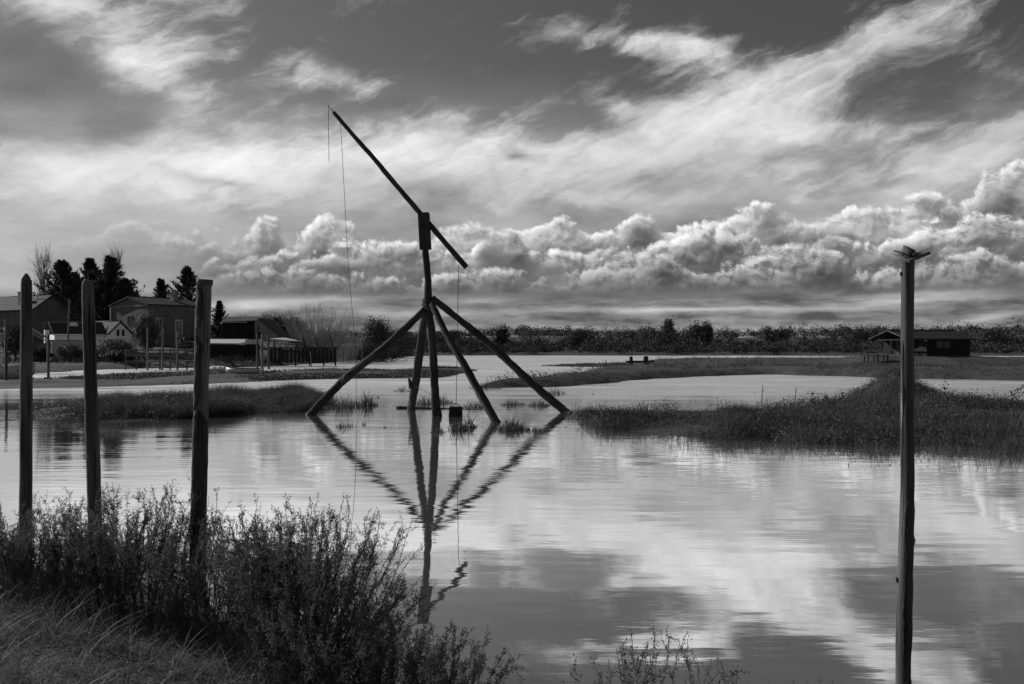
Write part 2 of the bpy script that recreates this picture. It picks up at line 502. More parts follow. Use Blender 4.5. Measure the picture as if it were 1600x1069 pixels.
def poly_sd(x, y, poly):
    """signed distance to a polygon, positive inside"""
    d = np.full(x.shape, 1e9); ins = np.zeros(x.shape, bool)
    n = len(poly)
    for i in range(n):
        ax, ay = poly[i]; bx, by = poly[(i + 1) % n]
        ex, ey = bx - ax, by - ay
        t = np.clip(((x - ax) * ex + (y - ay) * ey) / (ex * ex + ey * ey + 1e-12), 0, 1)
        d = np.minimum(d, np.hypot(x - ax - t * ex, y - ay - t * ey))
        c = (ay > y) != (by > y)
        ins ^= c & (x < (bx - ax) * (y - ay) / (by - ay + 1e-12) + ax)
    return np.where(ins, d, -d)

# ------------------------------------------------------------------ materials (greys of a black-and-white photograph)
class NT:
    def __init__(s, name):
        s.m = bpy.data.materials.new(name); s.m.use_nodes = True
        s.t = s.m.node_tree; s.t.nodes.clear()
    def n(s, t, **kw):
        x = s.t.nodes.new(t)
        for k, v in kw.items(): setattr(x, k, v)
        return x
    def put(s, sock, v):
        if isinstance(v, bpy.types.NodeSocket): s.t.links.new(v, sock)
        else: sock.default_value = v
    def math(s, op, a, b=None, clamp=False):
        x = s.n('ShaderNodeMath', operation=op, use_clamp=clamp); s.put(x.inputs[0], a)
        if b is not None: s.put(x.inputs[1], b)
        return x.outputs[0]
    def coord(s, scale=(1, 1, 1), src='Object', rot=(0, 0, 0)):
        if src == 'grain':
            c = s.n('ShaderNodeAttribute', attribute_name='grain').outputs['Vector']
        elif src == 'World':
            c = s.n('ShaderNodeNewGeometry').outputs['Position']
        else:
            c = s.n('ShaderNodeTexCoord').outputs[src]
        m = s.n('ShaderNodeMapping'); s.put(m.inputs[0], c); m.inputs['Scale'].default_value = scale; m.inputs['Rotation'].default_value = rot
        return m.outputs[0]
    def noise(s, vec, scale, detail=4, rough=0.55):
        x = s.n('ShaderNodeTexNoise'); s.put(x.inputs['Vector'], vec)
        x.inputs['Scale'].default_value = scale; x.inputs['Detail'].default_value = detail; x.inputs['Roughness'].default_value = rough
        return x.outputs['Fac']
    def map(s, v, a, b, c, d):
        x = s.n('ShaderNodeMapRange'); s.put(x.inputs[0], v)
        for k, q in zip((1, 2, 3, 4), (a, b, c, d)): s.put(x.inputs[k], q)
        return x.outputs[0]
    def grey(s, v):
        x = s.n('ShaderNodeCombineColor')
        for k in range(3): s.put(x.inputs[k], v)
        return x.outputs[0]
    def out(s, shader):
        o = s.n('ShaderNodeOutputMaterial'); s.t.links.new(shader, o.inputs[0]); return s.m
    def bsdf(s, v, rough=0.8, bump=None, dist=0.01, spec=0.3, strength=1.0):
        p = s.n('ShaderNodeBsdfPrincipled')
        s.put(p.inputs['Base Color'], s.grey(v)); s.put(p.inputs['Roughness'], rough)
        p.inputs['Specular IOR Level'].default_value = spec
        if bump is not None:
            b = s.n('ShaderNodeBump'); s.put(b.inputs['Height'], bump); b.inputs['Distance'].default_value = dist; b.inputs['Strength'].default_value = strength
            s.t.links.new(b.outputs[0], p.inputs['Normal'])
        return p.outputs[0]

def wood(name, lo, hi, fine=1.0):
    t = NT(name)
    c1 = t.coord((14 * fine, 14 * fine, 0.9), 'grain'); c2 = t.coord((55 * fine, 55 * fine, 1.6), 'grain'); c3 = t.coord((1.2, 1.2, 0.7), 'grain')
    a = t.noise(c1, 1.0, 5, 0.6); b = t.noise(c2, 1.0, 3, 0.6); c = t.noise(c3, 1.0, 3, 0.5)
    v = t.map(a, 0.3, 0.72, lo, hi)
    crack = t.map(b, 0.36, 0.46, 0.25, 1.0)
    v = t.math('MULTIPLY', v, crack)
    v = t.math('MULTIPLY', v, t.map(c, 0.3, 0.7, 0.55, 1.35))
    h = t.math('ADD', t.math('MULTIPLY', a, 0.6), t.math('MULTIPLY', crack, 0.5))
    return t.out(t.bsdf(v, 0.85, h, 0.012, 0.2, 0.8))
def plain(name, v, var=0.25, scale=2.0, rough=0.85, bump=0.0, spec=0.25, src='Object', stretch=(1, 1, 1)):
    t = NT(name)
    a = t.noise(t.coord(stretch, src), scale, 6, 0.6)
    x = t.map(a, 0.25, 0.75, v * (1 - var), v * (1 + var))
    return t.out(t.bsdf(x, rough, a if bump else None, bump, spec))
def leafy(name, lo, hi, scale=3.0, trans=0.25, src='World', spec=0.2):
    t = NT(name)
    a = t.noise(t.coord((1, 1, 1), src), scale, 4, 0.6)
    x = t.map(a, 0.3, 0.7, lo, hi)
    d = t.bsdf(x, 0.65, spec=spec)
    tr = t.n('ShaderNodeBsdfTranslucent'); t.put(tr.inputs[0], t.grey(x))
    m = t.n('ShaderNodeMixShader'); m.inputs[0].default_value = trans
    t.t.links.new(d, m.inputs[1]); t.t.links.new(tr.outputs[0], m.inputs[2])
    return t.out(m.outputs[0])
MAT = dict(
    post=wood('weathered_post', 0.04, 0.15), crane=wood('tarred_timber', 0.012, 0.055), board=wood('old_board', 0.05, 0.15, 0.6), pale_wood=wood('pale_rail', 0.09, 0.21, 0.5),
    bright_wood=wood('sun_bleached_wood', 0.2, 0.36, 0.6),
    bark_dark=wood('flaking_bark', 0.02, 0.06), peeled=wood('peeled_wood', 0.10, 0.26), post_pale=wood('greyed_post', 0.08, 0.2),
    rope=plain('rope_fibre', 0.05, 0.2, 40), stone=plain('concrete_block', 0.014, 0.35, 9, bump=0.01), iron=plain('rusty_iron', 0.05, 0.3, 20, 0.6),
    bark=plain('bark', 0.05, 0.4, 9, bump=0.02, stretch=(1, 1, 0.2)), stem=leafy('stem_bark', 0.05, 0.11, 6, 0.0), twig=plain('bare_twig', 0.16, 0.25, 3, src='World'), dark_twig=plain('dark_twig', 0.06, 0.25, 3, src='World'),
    shrub=leafy('saltbush_leaf', 0.05, 0.17, 4.0, 0.4), grass=leafy('meadow_grass', 0.035, 0.18, 2.5, 0.35, spec=0.4), straw=leafy('dead_straw', 0.12, 0.3, 6.0, 0.2), weed=leafy('weed_leaf', 0.06, 0.26, 8.0, 0.3, spec=0.5),
    reed=leafy('marsh_grass', 0.026, 0.11, 0.55, 0.3), reed2=leafy('water_tuft', 0.03, 0.07, 2.0, 0.2), dark_leaf=leafy('evergreen_leaf', 0.028, 0.07, 0.7, 0.12), leaf=leafy('hedge_leaf', 0.045, 0.085, 0.35, 0.06, spec=0.0), hazy_leaf=leafy('hazy_wood_leaf', 0.06, 0.10, 0.05, 0.05, spec=0.0), bush=leafy('tamarisk_leaf', 0.06, 0.12, 1.2, 0.2),  # leaf of the far ridge: paler base colour imitates distance haze
    wall_white=plain('white_render', 0.8, 0.12, 1.2), wall_grey=plain('grey_render', 0.2, 0.25, 0.7), wall_stone=plain('rubble_stone', 0.13, 0.35, 1.6, bump=0.05), wall_dark=plain('dark_render', 0.10, 0.25, 0.9), wall_pale=plain('pale_wall', 0.46, 0.25, 0.8),
    roof=plain('clay_tiles', 0.045, 0.25, 3.0, bump=0.02), roof_dark=plain('slate', 0.035, 0.2, 3.0), sheet=plain('roofing_sheet', 0.5, 0.15, 1.0, 0.45, spec=0.5), trim=plain('white_paint', 0.7, 0.08, 3), dark=plain('dark_opening', 0.02, 0.1, 2), tarboard=plain('tarred_boards', 0.018, 0.3, 3.0, stretch=(3, 3, 0.3)), hull=plain('boat_paint', 0.42, 0.12, 1.5, 0.4, spec=0.5),
)
def glass(name):
    t = NT(name)
    return t.out(t.bsdf(0.05, 0.05, spec=1.0))
MAT['glass'] = glass('window_glass')
def ground_mat(name, lo, hi, sc1=0.5):
    t = NT(name)
    a = t.noise(t.coord((1, 1, 1), 'World'), sc1, 8, 0.65); b = t.noise(t.coord((1, 1, 1), 'World'), sc1 * 14, 5, 0.6)
    v = t.math('MULTIPLY', t.map(a, 0.3, 0.7, lo, hi), t.map(b, 0.25, 0.75, 0.6, 1.4))
    return t.out(t.bsdf(v, 0.9, t.math('ADD', a, b), 0.06, 0.15))
MAT['soil'] = ground_mat('bank_soil', 0.035, 0.09, 0.8)
MAT['mud'] = ground_mat('grassy_mud', 0.018, 0.10, 0.16)
MAT['land'] = ground_mat('far_meadow', 0.04, 0.09, 0.06)
MAT['bed'] = ground_mat('lake_mud', 0.05, 0.07, 0.1)

def water_mat():
    t = NT('pond_water')
    pos = t.n('ShaderNodeNewGeometry').outputs['Position']
    sp = t.n('ShaderNodeSeparateXYZ'); t.put(sp.inputs[0], pos)
    r1 = t.noise(t.coord((1.1, 4.0, 1), 'World', (0, 0, R(8))), 1.0, 3, 0.5)
    r2 = t.noise(t.coord((5.0, 15.0, 1), 'World', (0, 0, R(-10))), 1.0, 3, 0.55)
    sw = t.noise(t.coord((0.35, 0.8, 1), 'World'), 1.0, 2, 0.5)
    patch = t.noise(t.coord((0.10, 0.22, 1), 'World', (0, 0, R(12))), 1.0, 3, 0.55)
    calm = t.map(patch, 0.42, 0.66, 0.35, 1.0)
    near = t.map(sp.outputs[1], 11.0, 26.0, 0.26, 1.0)
    wind = t.map(sp.outputs[1], 38.0, 58.0, 0.0, 1.0)          # the open ponds beyond the islands lie in the wind
    h = t.math('ADD', t.math('MULTIPLY', r1, 0.0068), t.math('MULTIPLY', r2, 0.0007))
    h = t.math('ADD', t.math('MULTIPLY', h, t.math('MULTIPLY', calm, near)), t.math('MULTIPLY', sw, 0.007))
    b = t.n('ShaderNodeBump'); b.inputs['Distance'].default_value = 1.0; b.inputs['Strength'].default_value = 1.0
    t.put(b.inputs['Height'], h)
    g = t.n('ShaderNodeBsdfGlossy'); g.inputs[0].default_value = (1, 1, 1, 1)
    gust = t.noise(t.coord((0.10, 0.55, 1), 'World', (0, 0, R(5))), 1.0, 4, 0.6)
    rg = t.math('MULTIPLY', wind, t.map(gust, 0.32, 0.66, 0.20, 0.60))
    t.put(g.inputs['Roughness'], t.math('ADD', rg, t.map(patch, 0.45, 0.7, 0.012, 0.035)))
    t.t.links.new(b.outputs[0], g.inputs['Normal'])
    d = t.n('ShaderNodeBsdfDiffuse'); d.inputs[0].default_value = (0.22, 0.22, 0.22, 1)
    fr = t.n('ShaderNodeFresnel'); fr.inputs[0].default_value = 1.5
    fac = t.math('ADD', t.math('MULTIPLY', fr.outputs[0], 0.26), 0.76, True)
    m = t.n('ShaderNodeMixShader'); t.put(m.inputs[0], fac)
    t.t.links.new(d.outputs[0], m.inputs[1]); t.t.links.new(g.outputs[0], m.inputs[2])
    return t.out(m.outputs[0])
MAT['water'] = water_mat()

# ------------------------------------------------------------------ plant generators (numpy)
def unit(a): return a / np.maximum(np.linalg.norm(a, axis=-1, keepdims=True), 1e-9)
def blades(base, hgt, width, lean, seed=1, segs=2, ldir=None, curl=1.0):
    """curved tapering grass blades; base (n,3), hgt/width/lean (n,)"""
    r = np.random.default_rng(seed)
    n = len(base)
    az = r.uniform(0, TAU, n) if ldir is None else ldir
    d = np.stack([np.cos(az), np.sin(az), np.zeros(n)], 1)
    fa = r.uniform(0, TAU, n)
    side = np.stack([np.cos(fa), np.sin(fa), np.zeros(n)], 1)
    V_ = []
    for k in range(segs + 1):
        t = k / segs
        p = base + d * (lean * hgt * (0.35 * t + 0.65 * curl * t * t))[:, None]
        p[:, 2] += hgt * (t - 0.28 * lean * t * t)
        w = width * (1 - t) ** 0.7 * 0.5
        if k < segs:
            V_ += [p - side * w[:, None], p + side * w[:, None]]
        else:
            V_.append(p)
    m = 2 * segs + 1
    Vv = np.stack(V_, 1).reshape(-1, 3)
    o = np.arange(n)[:, None] * m
    q = [o + np.array([2 * k, 2 * k + 1, 2 * k + 3, 2 * k + 2]) for k in range(segs - 1)]
    q = np.concatenate(q) if q else None
    tr = o + np.array([2 * segs - 2, 2 * segs - 1, 2 * segs])
    return Vv, tr, q
def leaves(pos, dirn, length, width, seed=1):
    """diamond leaves: pos (n,3) foot, dirn (n,3), one quad each, folded a little"""
    r = np.random.default_rng(seed)
    n = len(pos)
    rd = unit(r.normal(size=(n, 3)))
    s = unit(np.cross(dirn, rd)); up = np.cross(s, dirn)
    L = length[:, None]; W = width[:, None] * 0.5
    mid = pos + dirn * L * 0.5 + up * W * 0.4
    V_ = np.stack([pos, mid - s * W, pos + dirn * L, mid + s * W], 1).reshape(-1, 3)
    return V_, np.arange(n)[:, None] * 4 + np.array([0, 1, 2, 3])
def strips(paths, radii, sides=3):
    """many thin stems at once: paths (n,k,3), radii (n,k)"""
    n, k, _ = paths.shape
    d = np.gradient(paths, axis=1); d = unit(d)
    ref = np.tile(np.array([0.37, 0.83, 0.21]), (n, k, 1))
    x = unit(np.cross(d, ref)); y = np.cross(d, x)
    V_ = []
    for s in range(sides):
        a = TAU * s / sides
        V_.append(paths + (x * math.cos(a) + y * math.sin(a)) * radii[..., None])
    Vv = np.stack(V_, 2)                               # n,k,sides,3
    o = (np.arange(n)[:, None, None] * k + np.arange(k - 1)[None, :, None]) * sides
    s0 = np.arange(sides)[None, None, :]; s1 = (s0 + 1) % sides
    q = np.stack([o + s0, o + s1, o + sides + s1, o + sides + s0], -1).reshape(-1, 4)
    return Vv.reshape(-1, 3), q
def stems(root, direc, length, bend, k=6, seed=1, up=0.5):
    """curved paths from root along direc, turning upward by 'up'"""
    r = np.random.default_rng(seed)
    n = len(root)
    P_ = np.zeros((n, k, 3)); P_[:, 0] = root
    d = unit(direc)
    for i in range(1, k):
        d = unit(d + np.array([0, 0, up / k]) + r.normal(size=(n, 3)) * (bend / k))
        P_[:, i] = P_[:, i - 1] + d * (length / (k - 1))[:, None]
    return P_
def along(paths, n, lo, seed):
    r = np.random.default_rng(seed)
    m, k, _ = paths.shape
    i = r.integers(0, m, n); t = (lo + (1 - lo) * r.random(n)) * (k - 1)
    j = np.minimum(t.astype(int), k - 2); f = (t - j)[:, None]
    p = paths[i, j] * (1 - f) + paths[i, j + 1] * f
    return p, unit(paths[i, j + 1] - paths[i, j]), t / (k - 1)

def shrub_meshes(seed, n_main, height, spread, n_twig, n_leaf, leaf=(0.018, 0.006), lean=(0, 0), up=0.6, r0=0.12):
    r = np.random.default_rng(seed)
    a = r.uniform(0, TAU, n_main); q = np.sqrt(r.random(n_main))
    root = np.stack([np.cos(a) * q * r0, np.sin(a) * q * r0, np.zeros(n_main) - 0.03], 1)
    out = q * spread
    d = np.stack([np.cos(a) * out + lean[0], np.sin(a) * out + lean[1], np.ones(n_main)], 1)
    L = height * np.minimum(r.uniform(0.62, 1.15, n_main), 1.0) * (1 + 0.25 * out)
    p1 = stems(root, d, L, 0.7, 7, seed + 1, up)
    rad = 0.006 * np.linspace(1, 0.25, 7)[None] * r.uniform(0.6, 1.2, (n_main, 1)) * height
    v1, q1 = strips(p1, rad)
    tp, td, tt = along(p1, n_twig, 0.22, seed + 2)
    dd = unit(td + r.normal(size=(n_twig, 3)) * 0.85 + np.array([0, 0, 0.2]))
    p2 = stems(tp, dd, height * r.uniform(0.08, 0.24, n_twig) * (1.15 - 0.6 * tt), 0.9, 5, seed + 3, up * 0.8)
    v2, q2 = strips(p2, 0.0022 * np.linspace(1, 0.3, 5)[None] * np.ones((n_twig, 1)) * max(height, 0.6))
    sv = np.concatenate([v1, v2]); sq = np.concatenate([q1, q2 + len(v1)])
    n1 = n_leaf // 4
    a1, b1_, _ = along(p1, n1, 0.35, seed + 4); a2, b2_, _ = along(p2, n_leaf - n1, 0.05, seed + 5)
    lp = np.concatenate([a1, a2]); ld = np.concatenate([b1_, b2_])
    ld = unit(ld * 0.7 + r.normal(size=ld.shape) * 0.62)
    lp = lp + r.normal(size=lp.shape) * 0.006
    n = len(lp)
    lv, lq = leaves(lp, ld, leaf[0] * r.uniform(0.6, 1.4, n), leaf[1] * r.uniform(0.7, 1.3, n), seed + 6)
    return (np_mesh('stems', sv, quads=sq, mat=MAT['stem']), np_mesh('foliage', lv, quads=lq, mat=MAT['shrub']))

def cards(centres, size, seed, flat=0.0, out=None):
    """leaf clumps as small diamonds; 'out' = direction a clump faces on its crown (leaves turn to the light)"""
    r = np.random.default_rng(seed)
    n = len(centres)
    if out is None:
        a = unit(r.normal(size=(n, 3)) * np.array([1, 1, 1 - flat])); b = unit(np.cross(a, r.normal(size=(n, 3))))
    else:
        nn = unit(unit(out) + 0.42 * r.normal(size=(n, 3)))
        a = unit(np.cross(nn, r.normal(size=(n, 3)))); b = np.cross(nn, a)
    s = (size * r.uniform(0.5, 1.3, n))[:, None]
    asp = r.uniform(0.35, 0.8, n)[:, None]
    V_ = np.stack([centres - a * s, centres - b * s * asp, centres + a * s, centres + b * s * asp], 1).reshape(-1, 3)
    return V_, np.arange(n)[:, None] * 4 + np.array([0, 1, 2, 3])
def crown_points(seed, n_clump, per, rx, ry, rz, cz, clump=0.3, shell=0.5):
    r = np.random.default_rng(seed)
    d = unit(r.normal(size=(n_clump, 3)))
    rad = (shell + (1 - shell) * r.random(n_clump))[:, None] * r.uniform(0.75, 1.1, (n_clump, 1))
    c = d * rad
    k = np.clip(r.normal(size=(n_clump, per, 3)), -1.5, 1.5) * clump * r.uniform(0.5, 1.1, (n_clump, 1, 1))
    p = (c[:, None] + k).reshape(-1, 3)
    return p * np.array([rx, ry, rz]) + np.array([0, 0, cz])

# ------------------------------------------------------------------ ground, water, banks
def sheet(name, x0, x1, y0, y1, z, mat, kind='structure'):
    me = np_mesh(name, [(x0, y0, z), (x1, y0, z), (x1, y1, z), (x0, y1, z)], quads=[(0, 1, 2, 3)], mat=mat)
    return tag(link(name, me), kind=kind)
sheet('ground', -9000, 9000, -200, 9000, -0.9, MAT['bed'])
tag(link('water', np_mesh('water', [(-1500, -150, 0), (1500, -150, 0), (1500, 1500, 0), (-1500, 1500, 0)], quads=[(0, 1, 2, 3)], mat=MAT['water'])), kind='structure')

BANKS = {}
def wl(pts): return [tuple(AT(px, py)[:2]) for px, py in pts]
def bank(name, poly, height, slope, res, mat, rough=0.12, nscale=0.7, extra=None, seed=0, wig=0.5):
    P_ = np.array(poly)
    def zf(x, y):
        x = np.asarray(x, float); y = np.asarray(y, float)
        sd = poly_sd(x, y, poly) + (fbm(x * 0.9, y * 0.9, seed + 5, 3) - 0.45) * wig
        z = np.where(sd > 0, height * sstep(sd, -0.15, slope), np.maximum(sd * 0.8, -0.5)) - 0.02
        z = z + np.where(sd > 0, sstep(sd, 0, slope) * (fbm(x * nscale, y * nscale, seed, 4) - 0.45) * 2 * rough, 0)
        if extra is not None: z = z + np.where(sd > 0, extra(x, y) * sstep(sd, 0, slope), 0)
        return z
    x0, y0 = P_.min(0) - 1; x1, y1 = P_.max(0) + 1
    nx = int((x1 - x0) / res[0]) + 2; ny = int((y1 - y0) / res[1]) + 2
    X, Y = np.meshgrid(np.linspace(x0, x1, nx), np.linspace(y0, y1, ny))
    Z = zf(X, Y)
    idx = np.arange(nx * ny).reshape(ny, nx)
    q = np.stack([idx[:-1, :-1], idx[:-1, 1:], idx[1:, 1:], idx[1:, :-1]], -1).reshape(-1, 4)
    q = q[(Z.ravel()[q] > -0.25).any(1)]
    used = np.unique(q); re = np.zeros(nx * ny, int); re[used] = np.arange(len(used))
    me = np_mesh(name, np.stack([X, Y, Z], -1).reshape(-1, 3)[used], quads=re[q], mat=mat, smooth=True)
    o = tag(link(name, me), kind='structure')
    BANKS[name] = (zf, poly, (x0, y0, x1, y1))
    return o
def scatter(key, n, seed, zmin=0.0, dens=None):
    zf, poly, (x0, y0, x1, y1) = BANKS[key]
    r = np.random.default_rng(seed)
    x = r.uniform(x0, x1, n); y = r.uniform(y0, y1, n)
    vis = np.abs(x) < 0.56 * y + 2.0                  # only what the picture, and a step to its side, can show
    x, y = x[vis], y[vis]
    z = zf(x, y); k = z > zmin
    if dens is not None: k &= r.random(len(x)) < dens(x, y)
    return np.stack([x[k], y[k], z[k]], 1)

# near bank that the photographer stands on
near_poly = [(-16, 14.2), (-9.5, 12.6), (-6.2, 11.4), (-4.2, 10.6), (-2.6, 9.5), (-1.55, 8.2), (-0.75, 6.9), (-0.35, 6.0), (0.1, 5.35), (0.8, 4.95), (3, 4.75), (12, 4.6), (12, -6), (-16, -6)]
bank('near_bank', near_poly, 0.80, 4.2, (0.15, 0.15), MAT['soil'], 0.10, 0.9, None, 3, 0.35)

poly_B = wl([(30, 652), (80, 657), (130, 660), (220, 657), (300, 653), (420, 646), (500, 641), (530, 634), (500, 620), (420, 616), (330, 622), (200, 627), (100, 636), (40, 644)])
bank('reed_bank', poly_B, 0.16, 1.6, (0.2, 0.3), MAT['soil'], 0.08, 0.6, None, 21, 1.2)
poly_D = wl([(888, 650), (905, 662), (935, 672), (1000, 679), (1100, 686), (1200, 689), (1300, 697), (1400, 702), (1500, 705), (1600, 711), (1850, 722), (1850, 645), (1600, 637), (1480, 628), (1452, 610), (1340, 610), (1310, 632), (1200, 639), (1050, 643), (950, 645)])
mc = PX(1405, 600, 47.5)
bank('marsh_island', poly_D, 0.14, 2.0, (0.22, 0.25), MAT['soil'], 0.14, 0.5,
     lambda x, y: 0.12 * sstep(x, 8, 14) + 0.80 * np.exp(-(((x - mc.x) / 2.3) ** 2 + ((y - 46.0) / 3.6) ** 2) ** 1.6), 33, 1.0)
poly_A = wl([(-150, 612), (60, 608), (200, 604), (340, 600.5), (450, 595), (560, 592), (640, 592), (700, 591), (745, 582), (758, 577), (700, 574.5), (640, 576), (560, 578), (520, 576.5), (420, 580.5), (340, 584), (320, 583), (195, 585.5), (100, 591), (-150, 596)])
bank('mud_bank', poly_A, 0.09, 2.5, (0.45, 0.6), MAT['mud'], 0.03, 0.3, None, 45, 1.5)
poly_C = wl([(728, 607), (800, 606.5), (880, 605), (930, 601), (1000, 594), (1100, 588.5), (1200, 585.5), (1300, 588), (1450, 593), (1600, 595), (2000, 602), (2000, 559), (1600, 558.6), (1460, 558.4), (1380, 559.6), (1240, 560), (1100, 559.6), (1025, 561), (1000, 564), (940, 578), (880, 590), (800, 600), (740, 604)])
hut_c = PX(1430, 553, 120)
bank('grass_bank', poly_C, 0.13, 2.2, (0.8, 0.8), MAT['mud'], 0.12, 0.3,
     lambda x, y: 0.42 * sstep(y, 100, 88) + 0.95 * np.exp(-(((x - hut_c.x) / 12) ** 2 + ((y - 120) / 10) ** 2) ** 2), 57, 1.6)
poly_E = wl([(840, 572), (900, 573.5), (960, 574), (1000, 571.5), (985, 569.5), (900, 570.5)])
bank('grass_bar', poly_E, 0.18, 2.0, (0.6, 0.9), MAT['mud'], 0.05, 0.3, None, 61, 1.0)
vill = wl([(-400, 590), (-150, 587), (60, 584), (130, 579), (230, 576), (320, 575), (420, 573.5), (520, 566.5), (560, 561.5), (610, 558.5), (680, 556)]) + [(-20, 330), (-400, 330)]
bank('village_ground', vill, 0.55, 3.0, (2.0, 1.6), MAT['land'], 0.08, 0.15,
     lambda x, y: 2.0 * sstep(y, 106, 142) * sstep(-x, 12, 34), 71, 2.0)

# the far shore and the low hill behind it, one sheet out to the horizon
def far_z(x, y):
    e = 207 + 9 * fbm(x * 0.02, x * 0 + 3.3, 5, 3) + np.where(x > 60, -6, 0)
    z = 0.38 * sstep(y, e, e + 5) - 0.3 * (1 - sstep(y, e - 3, e + 1))
    ridge = 7.5 + 3.5 * (fbm(x * 0.004, y * 0.002, 8, 3) - 0.45)
    return z + ridge * sstep(y, 420, 780)
gx = np.concatenate([np.linspace(-2600, -420, 40), np.linspace(-400, 560, 200), np.linspace(580, 2600, 40)])
gy = np.concatenate([np.linspace(196, 240, 26), np.linspace(245, 480, 24), np.linspace(500, 900, 26), np.array([1000, 1300, 2000, 3500, 6000, 9000])])
X, Y = np.meshgrid(gx, gy); Z = far_z(X, Y)
ii = np.arange(X.size).reshape(X.shape)
q = np.stack([ii[:-1, :-1], ii[:-1, 1:], ii[1:, 1:], ii[1:, :-1]], -1).reshape(-1, 4)
tag(link('far_shore', np_mesh('far_shore', np.stack([X, Y, Z], -1).reshape(-1, 3), quads=q, mat=MAT['soil'], smooth=True)), kind='structure')

# ------------------------------------------------------------------ far woods and scrub (masses nobody could count)
def wood_mass(name, pts, hts, wid, per, card, seed, mat, trunk=False):
    """pts (n,2) crowns standing on far_z; every crown a lumpy cloud of leaf cards"""
    r = np.random.default_rng(seed)
    vs, qs, o = [], [], 0
    for (x, y), h, w in zip(pts, hts, wid):
        k = int(per * r.uniform(0.7, 1.2))
        c = crown_points(int(r.integers(1 << 30)), max(k // 12, 3), 12, w * 0.5, w * 0.5, h * 0.5, h * 0.5, 0.28, 0.35)
        od = (c - np.array([0, 0, h * .4])) / np.array([w, w, h])
        c = c + np.array([x, y, float(far_z(np.array([x]), np.array([y]))[0]) - 0.1])
        v, q_ = cards(c, card, int(r.integers(1 << 30)), 0, od)
        vs.append(v); qs.append(q_ + o); o += len(v)
    return tag(link(name, np_mesh(name, np.concatenate(vs), quads=np.concatenate(qs), mat=mat)), kind='stuff')
r = np.random.default_rng(12)
n = 520
y = r.uniform(640, 800, n); x = r.uniform(-0.32, 0.56, n) * y
h = r.uniform(4.5, 9.5, n) * (0.6 + 0.8 * vnoise(x * 0.016, y * 0.0, 4))
wood_mass('woodland', np.stack([x, y], 1), h, r.uniform(9, 16, n), 170, 0.58, 13, MAT['hazy_leaf'])  # distance haze is put into the leaf colour here
n = 560
y = r.uniform(268, 600, n); x = r.uniform(-0.22, 0.56, n) * y
px = 800 + F * x / y
dip = 0.35 + 0.75 * vnoise(x * 0.03 + 7.7, y * 0, 9) + 0.55 * np.exp(-((px - 1060) / 75) ** 2) + 0.35 * np.exp(-((px - 900) / 60) ** 2) + 0.4 * np.exp(-((px - 1560) / 70) ** 2)
h = r.uniform(3.0, 7.6, n) * dip * np.where(y > 430, 0.75, 1.0)
wood_mass('woodland', np.stack([x, y], 1), h, r.uniform(5, 9, n), 165, 0.40, 14, MAT['leaf'])
n = 420
y = r.uniform(214, 262, n); x = r.uniform(-0.13, 0.56, n) * y
h = r.uniform(1.4, 3.6, n) * (0.6 + 0.8 * vnoise(x * 0.05, y * 0, 19))
wood_mass('scrub', np.stack([x, y], 1), h, r.uniform(3, 6, n), 140, 0.23, 15, MAT['leaf'])

# ------------------------------------------------------------------ grass and reeds on the banks
def reeds(name, key, n, seed, h0, h1, width, zmin=0.02, mat='reed', lean=(0.15, 0.7), dens=None, clump=0.35, segs=2, hmul=None):
    p = scatter(key, n, seed, zmin, dens)
    r = np.random.default_rng(seed + 1)
    m = len(p)
    hv = fbm(p[:, 0] * clump, p[:, 1] * clump, seed, 3)
    hh = (h0 + (h1 - h0) * sstep(hv, 0.28, 0.68)) * r.uniform(0.55, 1.15, m)
    if hmul is not None: hh = hh * hmul(p[:, 0], p[:, 1])
    base = p.copy(); base[:, 2] -= 0.04
    v, t, q_ = blades(base, hh, width * r.uniform(0.6, 1.4, m), r.uniform(lean[0], lean[1], m), seed + 2, segs)
    return tag(link(name, np_mesh(name, v, tris=t, quads=q_, mat=MAT[mat])), kind='stuff')
def clumps(name, key, n, seed, size, hgt, card, per, mat, zmin=0.05, dens=None):
    """low bushy plants: heaps of small leaves pressed together"""
    p = scatter(key, n, seed, zmin, dens)
    r = np.random.default_rng(seed + 1)
    c = r.normal(size=(len(p), per, 3)) * np.array([0.36, 0.36, 0.34])
    s = size * r.uniform(0.6, 1.3, (len(p), 1, 1)); hz = hgt * r.uniform(0.5, 1.25, (len(p), 1, 1))
    od = (c + np.array([0, 0, .45])).reshape(-1, 3)
    c = c * np.concatenate([s, s, hz], 2) + p[:, None] + np.array([0, 0, 1.0]) * hz * 0.42
    v, q_ = cards(c.reshape(-1, 3), card, seed + 2, 0, od)
    return tag(link(name, np_mesh(name, v, quads=q_, mat=MAT[mat])), kind='stuff')
def isle_h(x, y):
    b = fbm(x * 0.35, y * 0.35, 41, 3)
    return (0.45 + 0.9 * sstep(b, 0.32, 0.62)) * (0.8 + 0.5 * sstep(y, 30, 24))
reeds('island_grass', 'marsh_island', 210000, 101, 0.12, 0.50, 0.014, -0.05, 'reed', (0.15, 0.9), None, 0.9, 2, isle_h)
reeds('reeds', 'marsh_island', 190000, 106, 0.45, 0.75, 0.014, -0.06, 'reed', (0.1, 0.6), lambda x, y: 0.35 * sstep(fbm(x * 0.7, y * 0.7, 43, 3), 0.52, 0.62), 0.5, 3)
clumps('ground_cover', 'marsh_island', 16000, 111, 0.42, 0.40, 0.030, 30, 'reed', -0.03, lambda x, y: sstep(fbm(x * 0.4, y * 0.4, 47, 3), 0.40, 0.6))
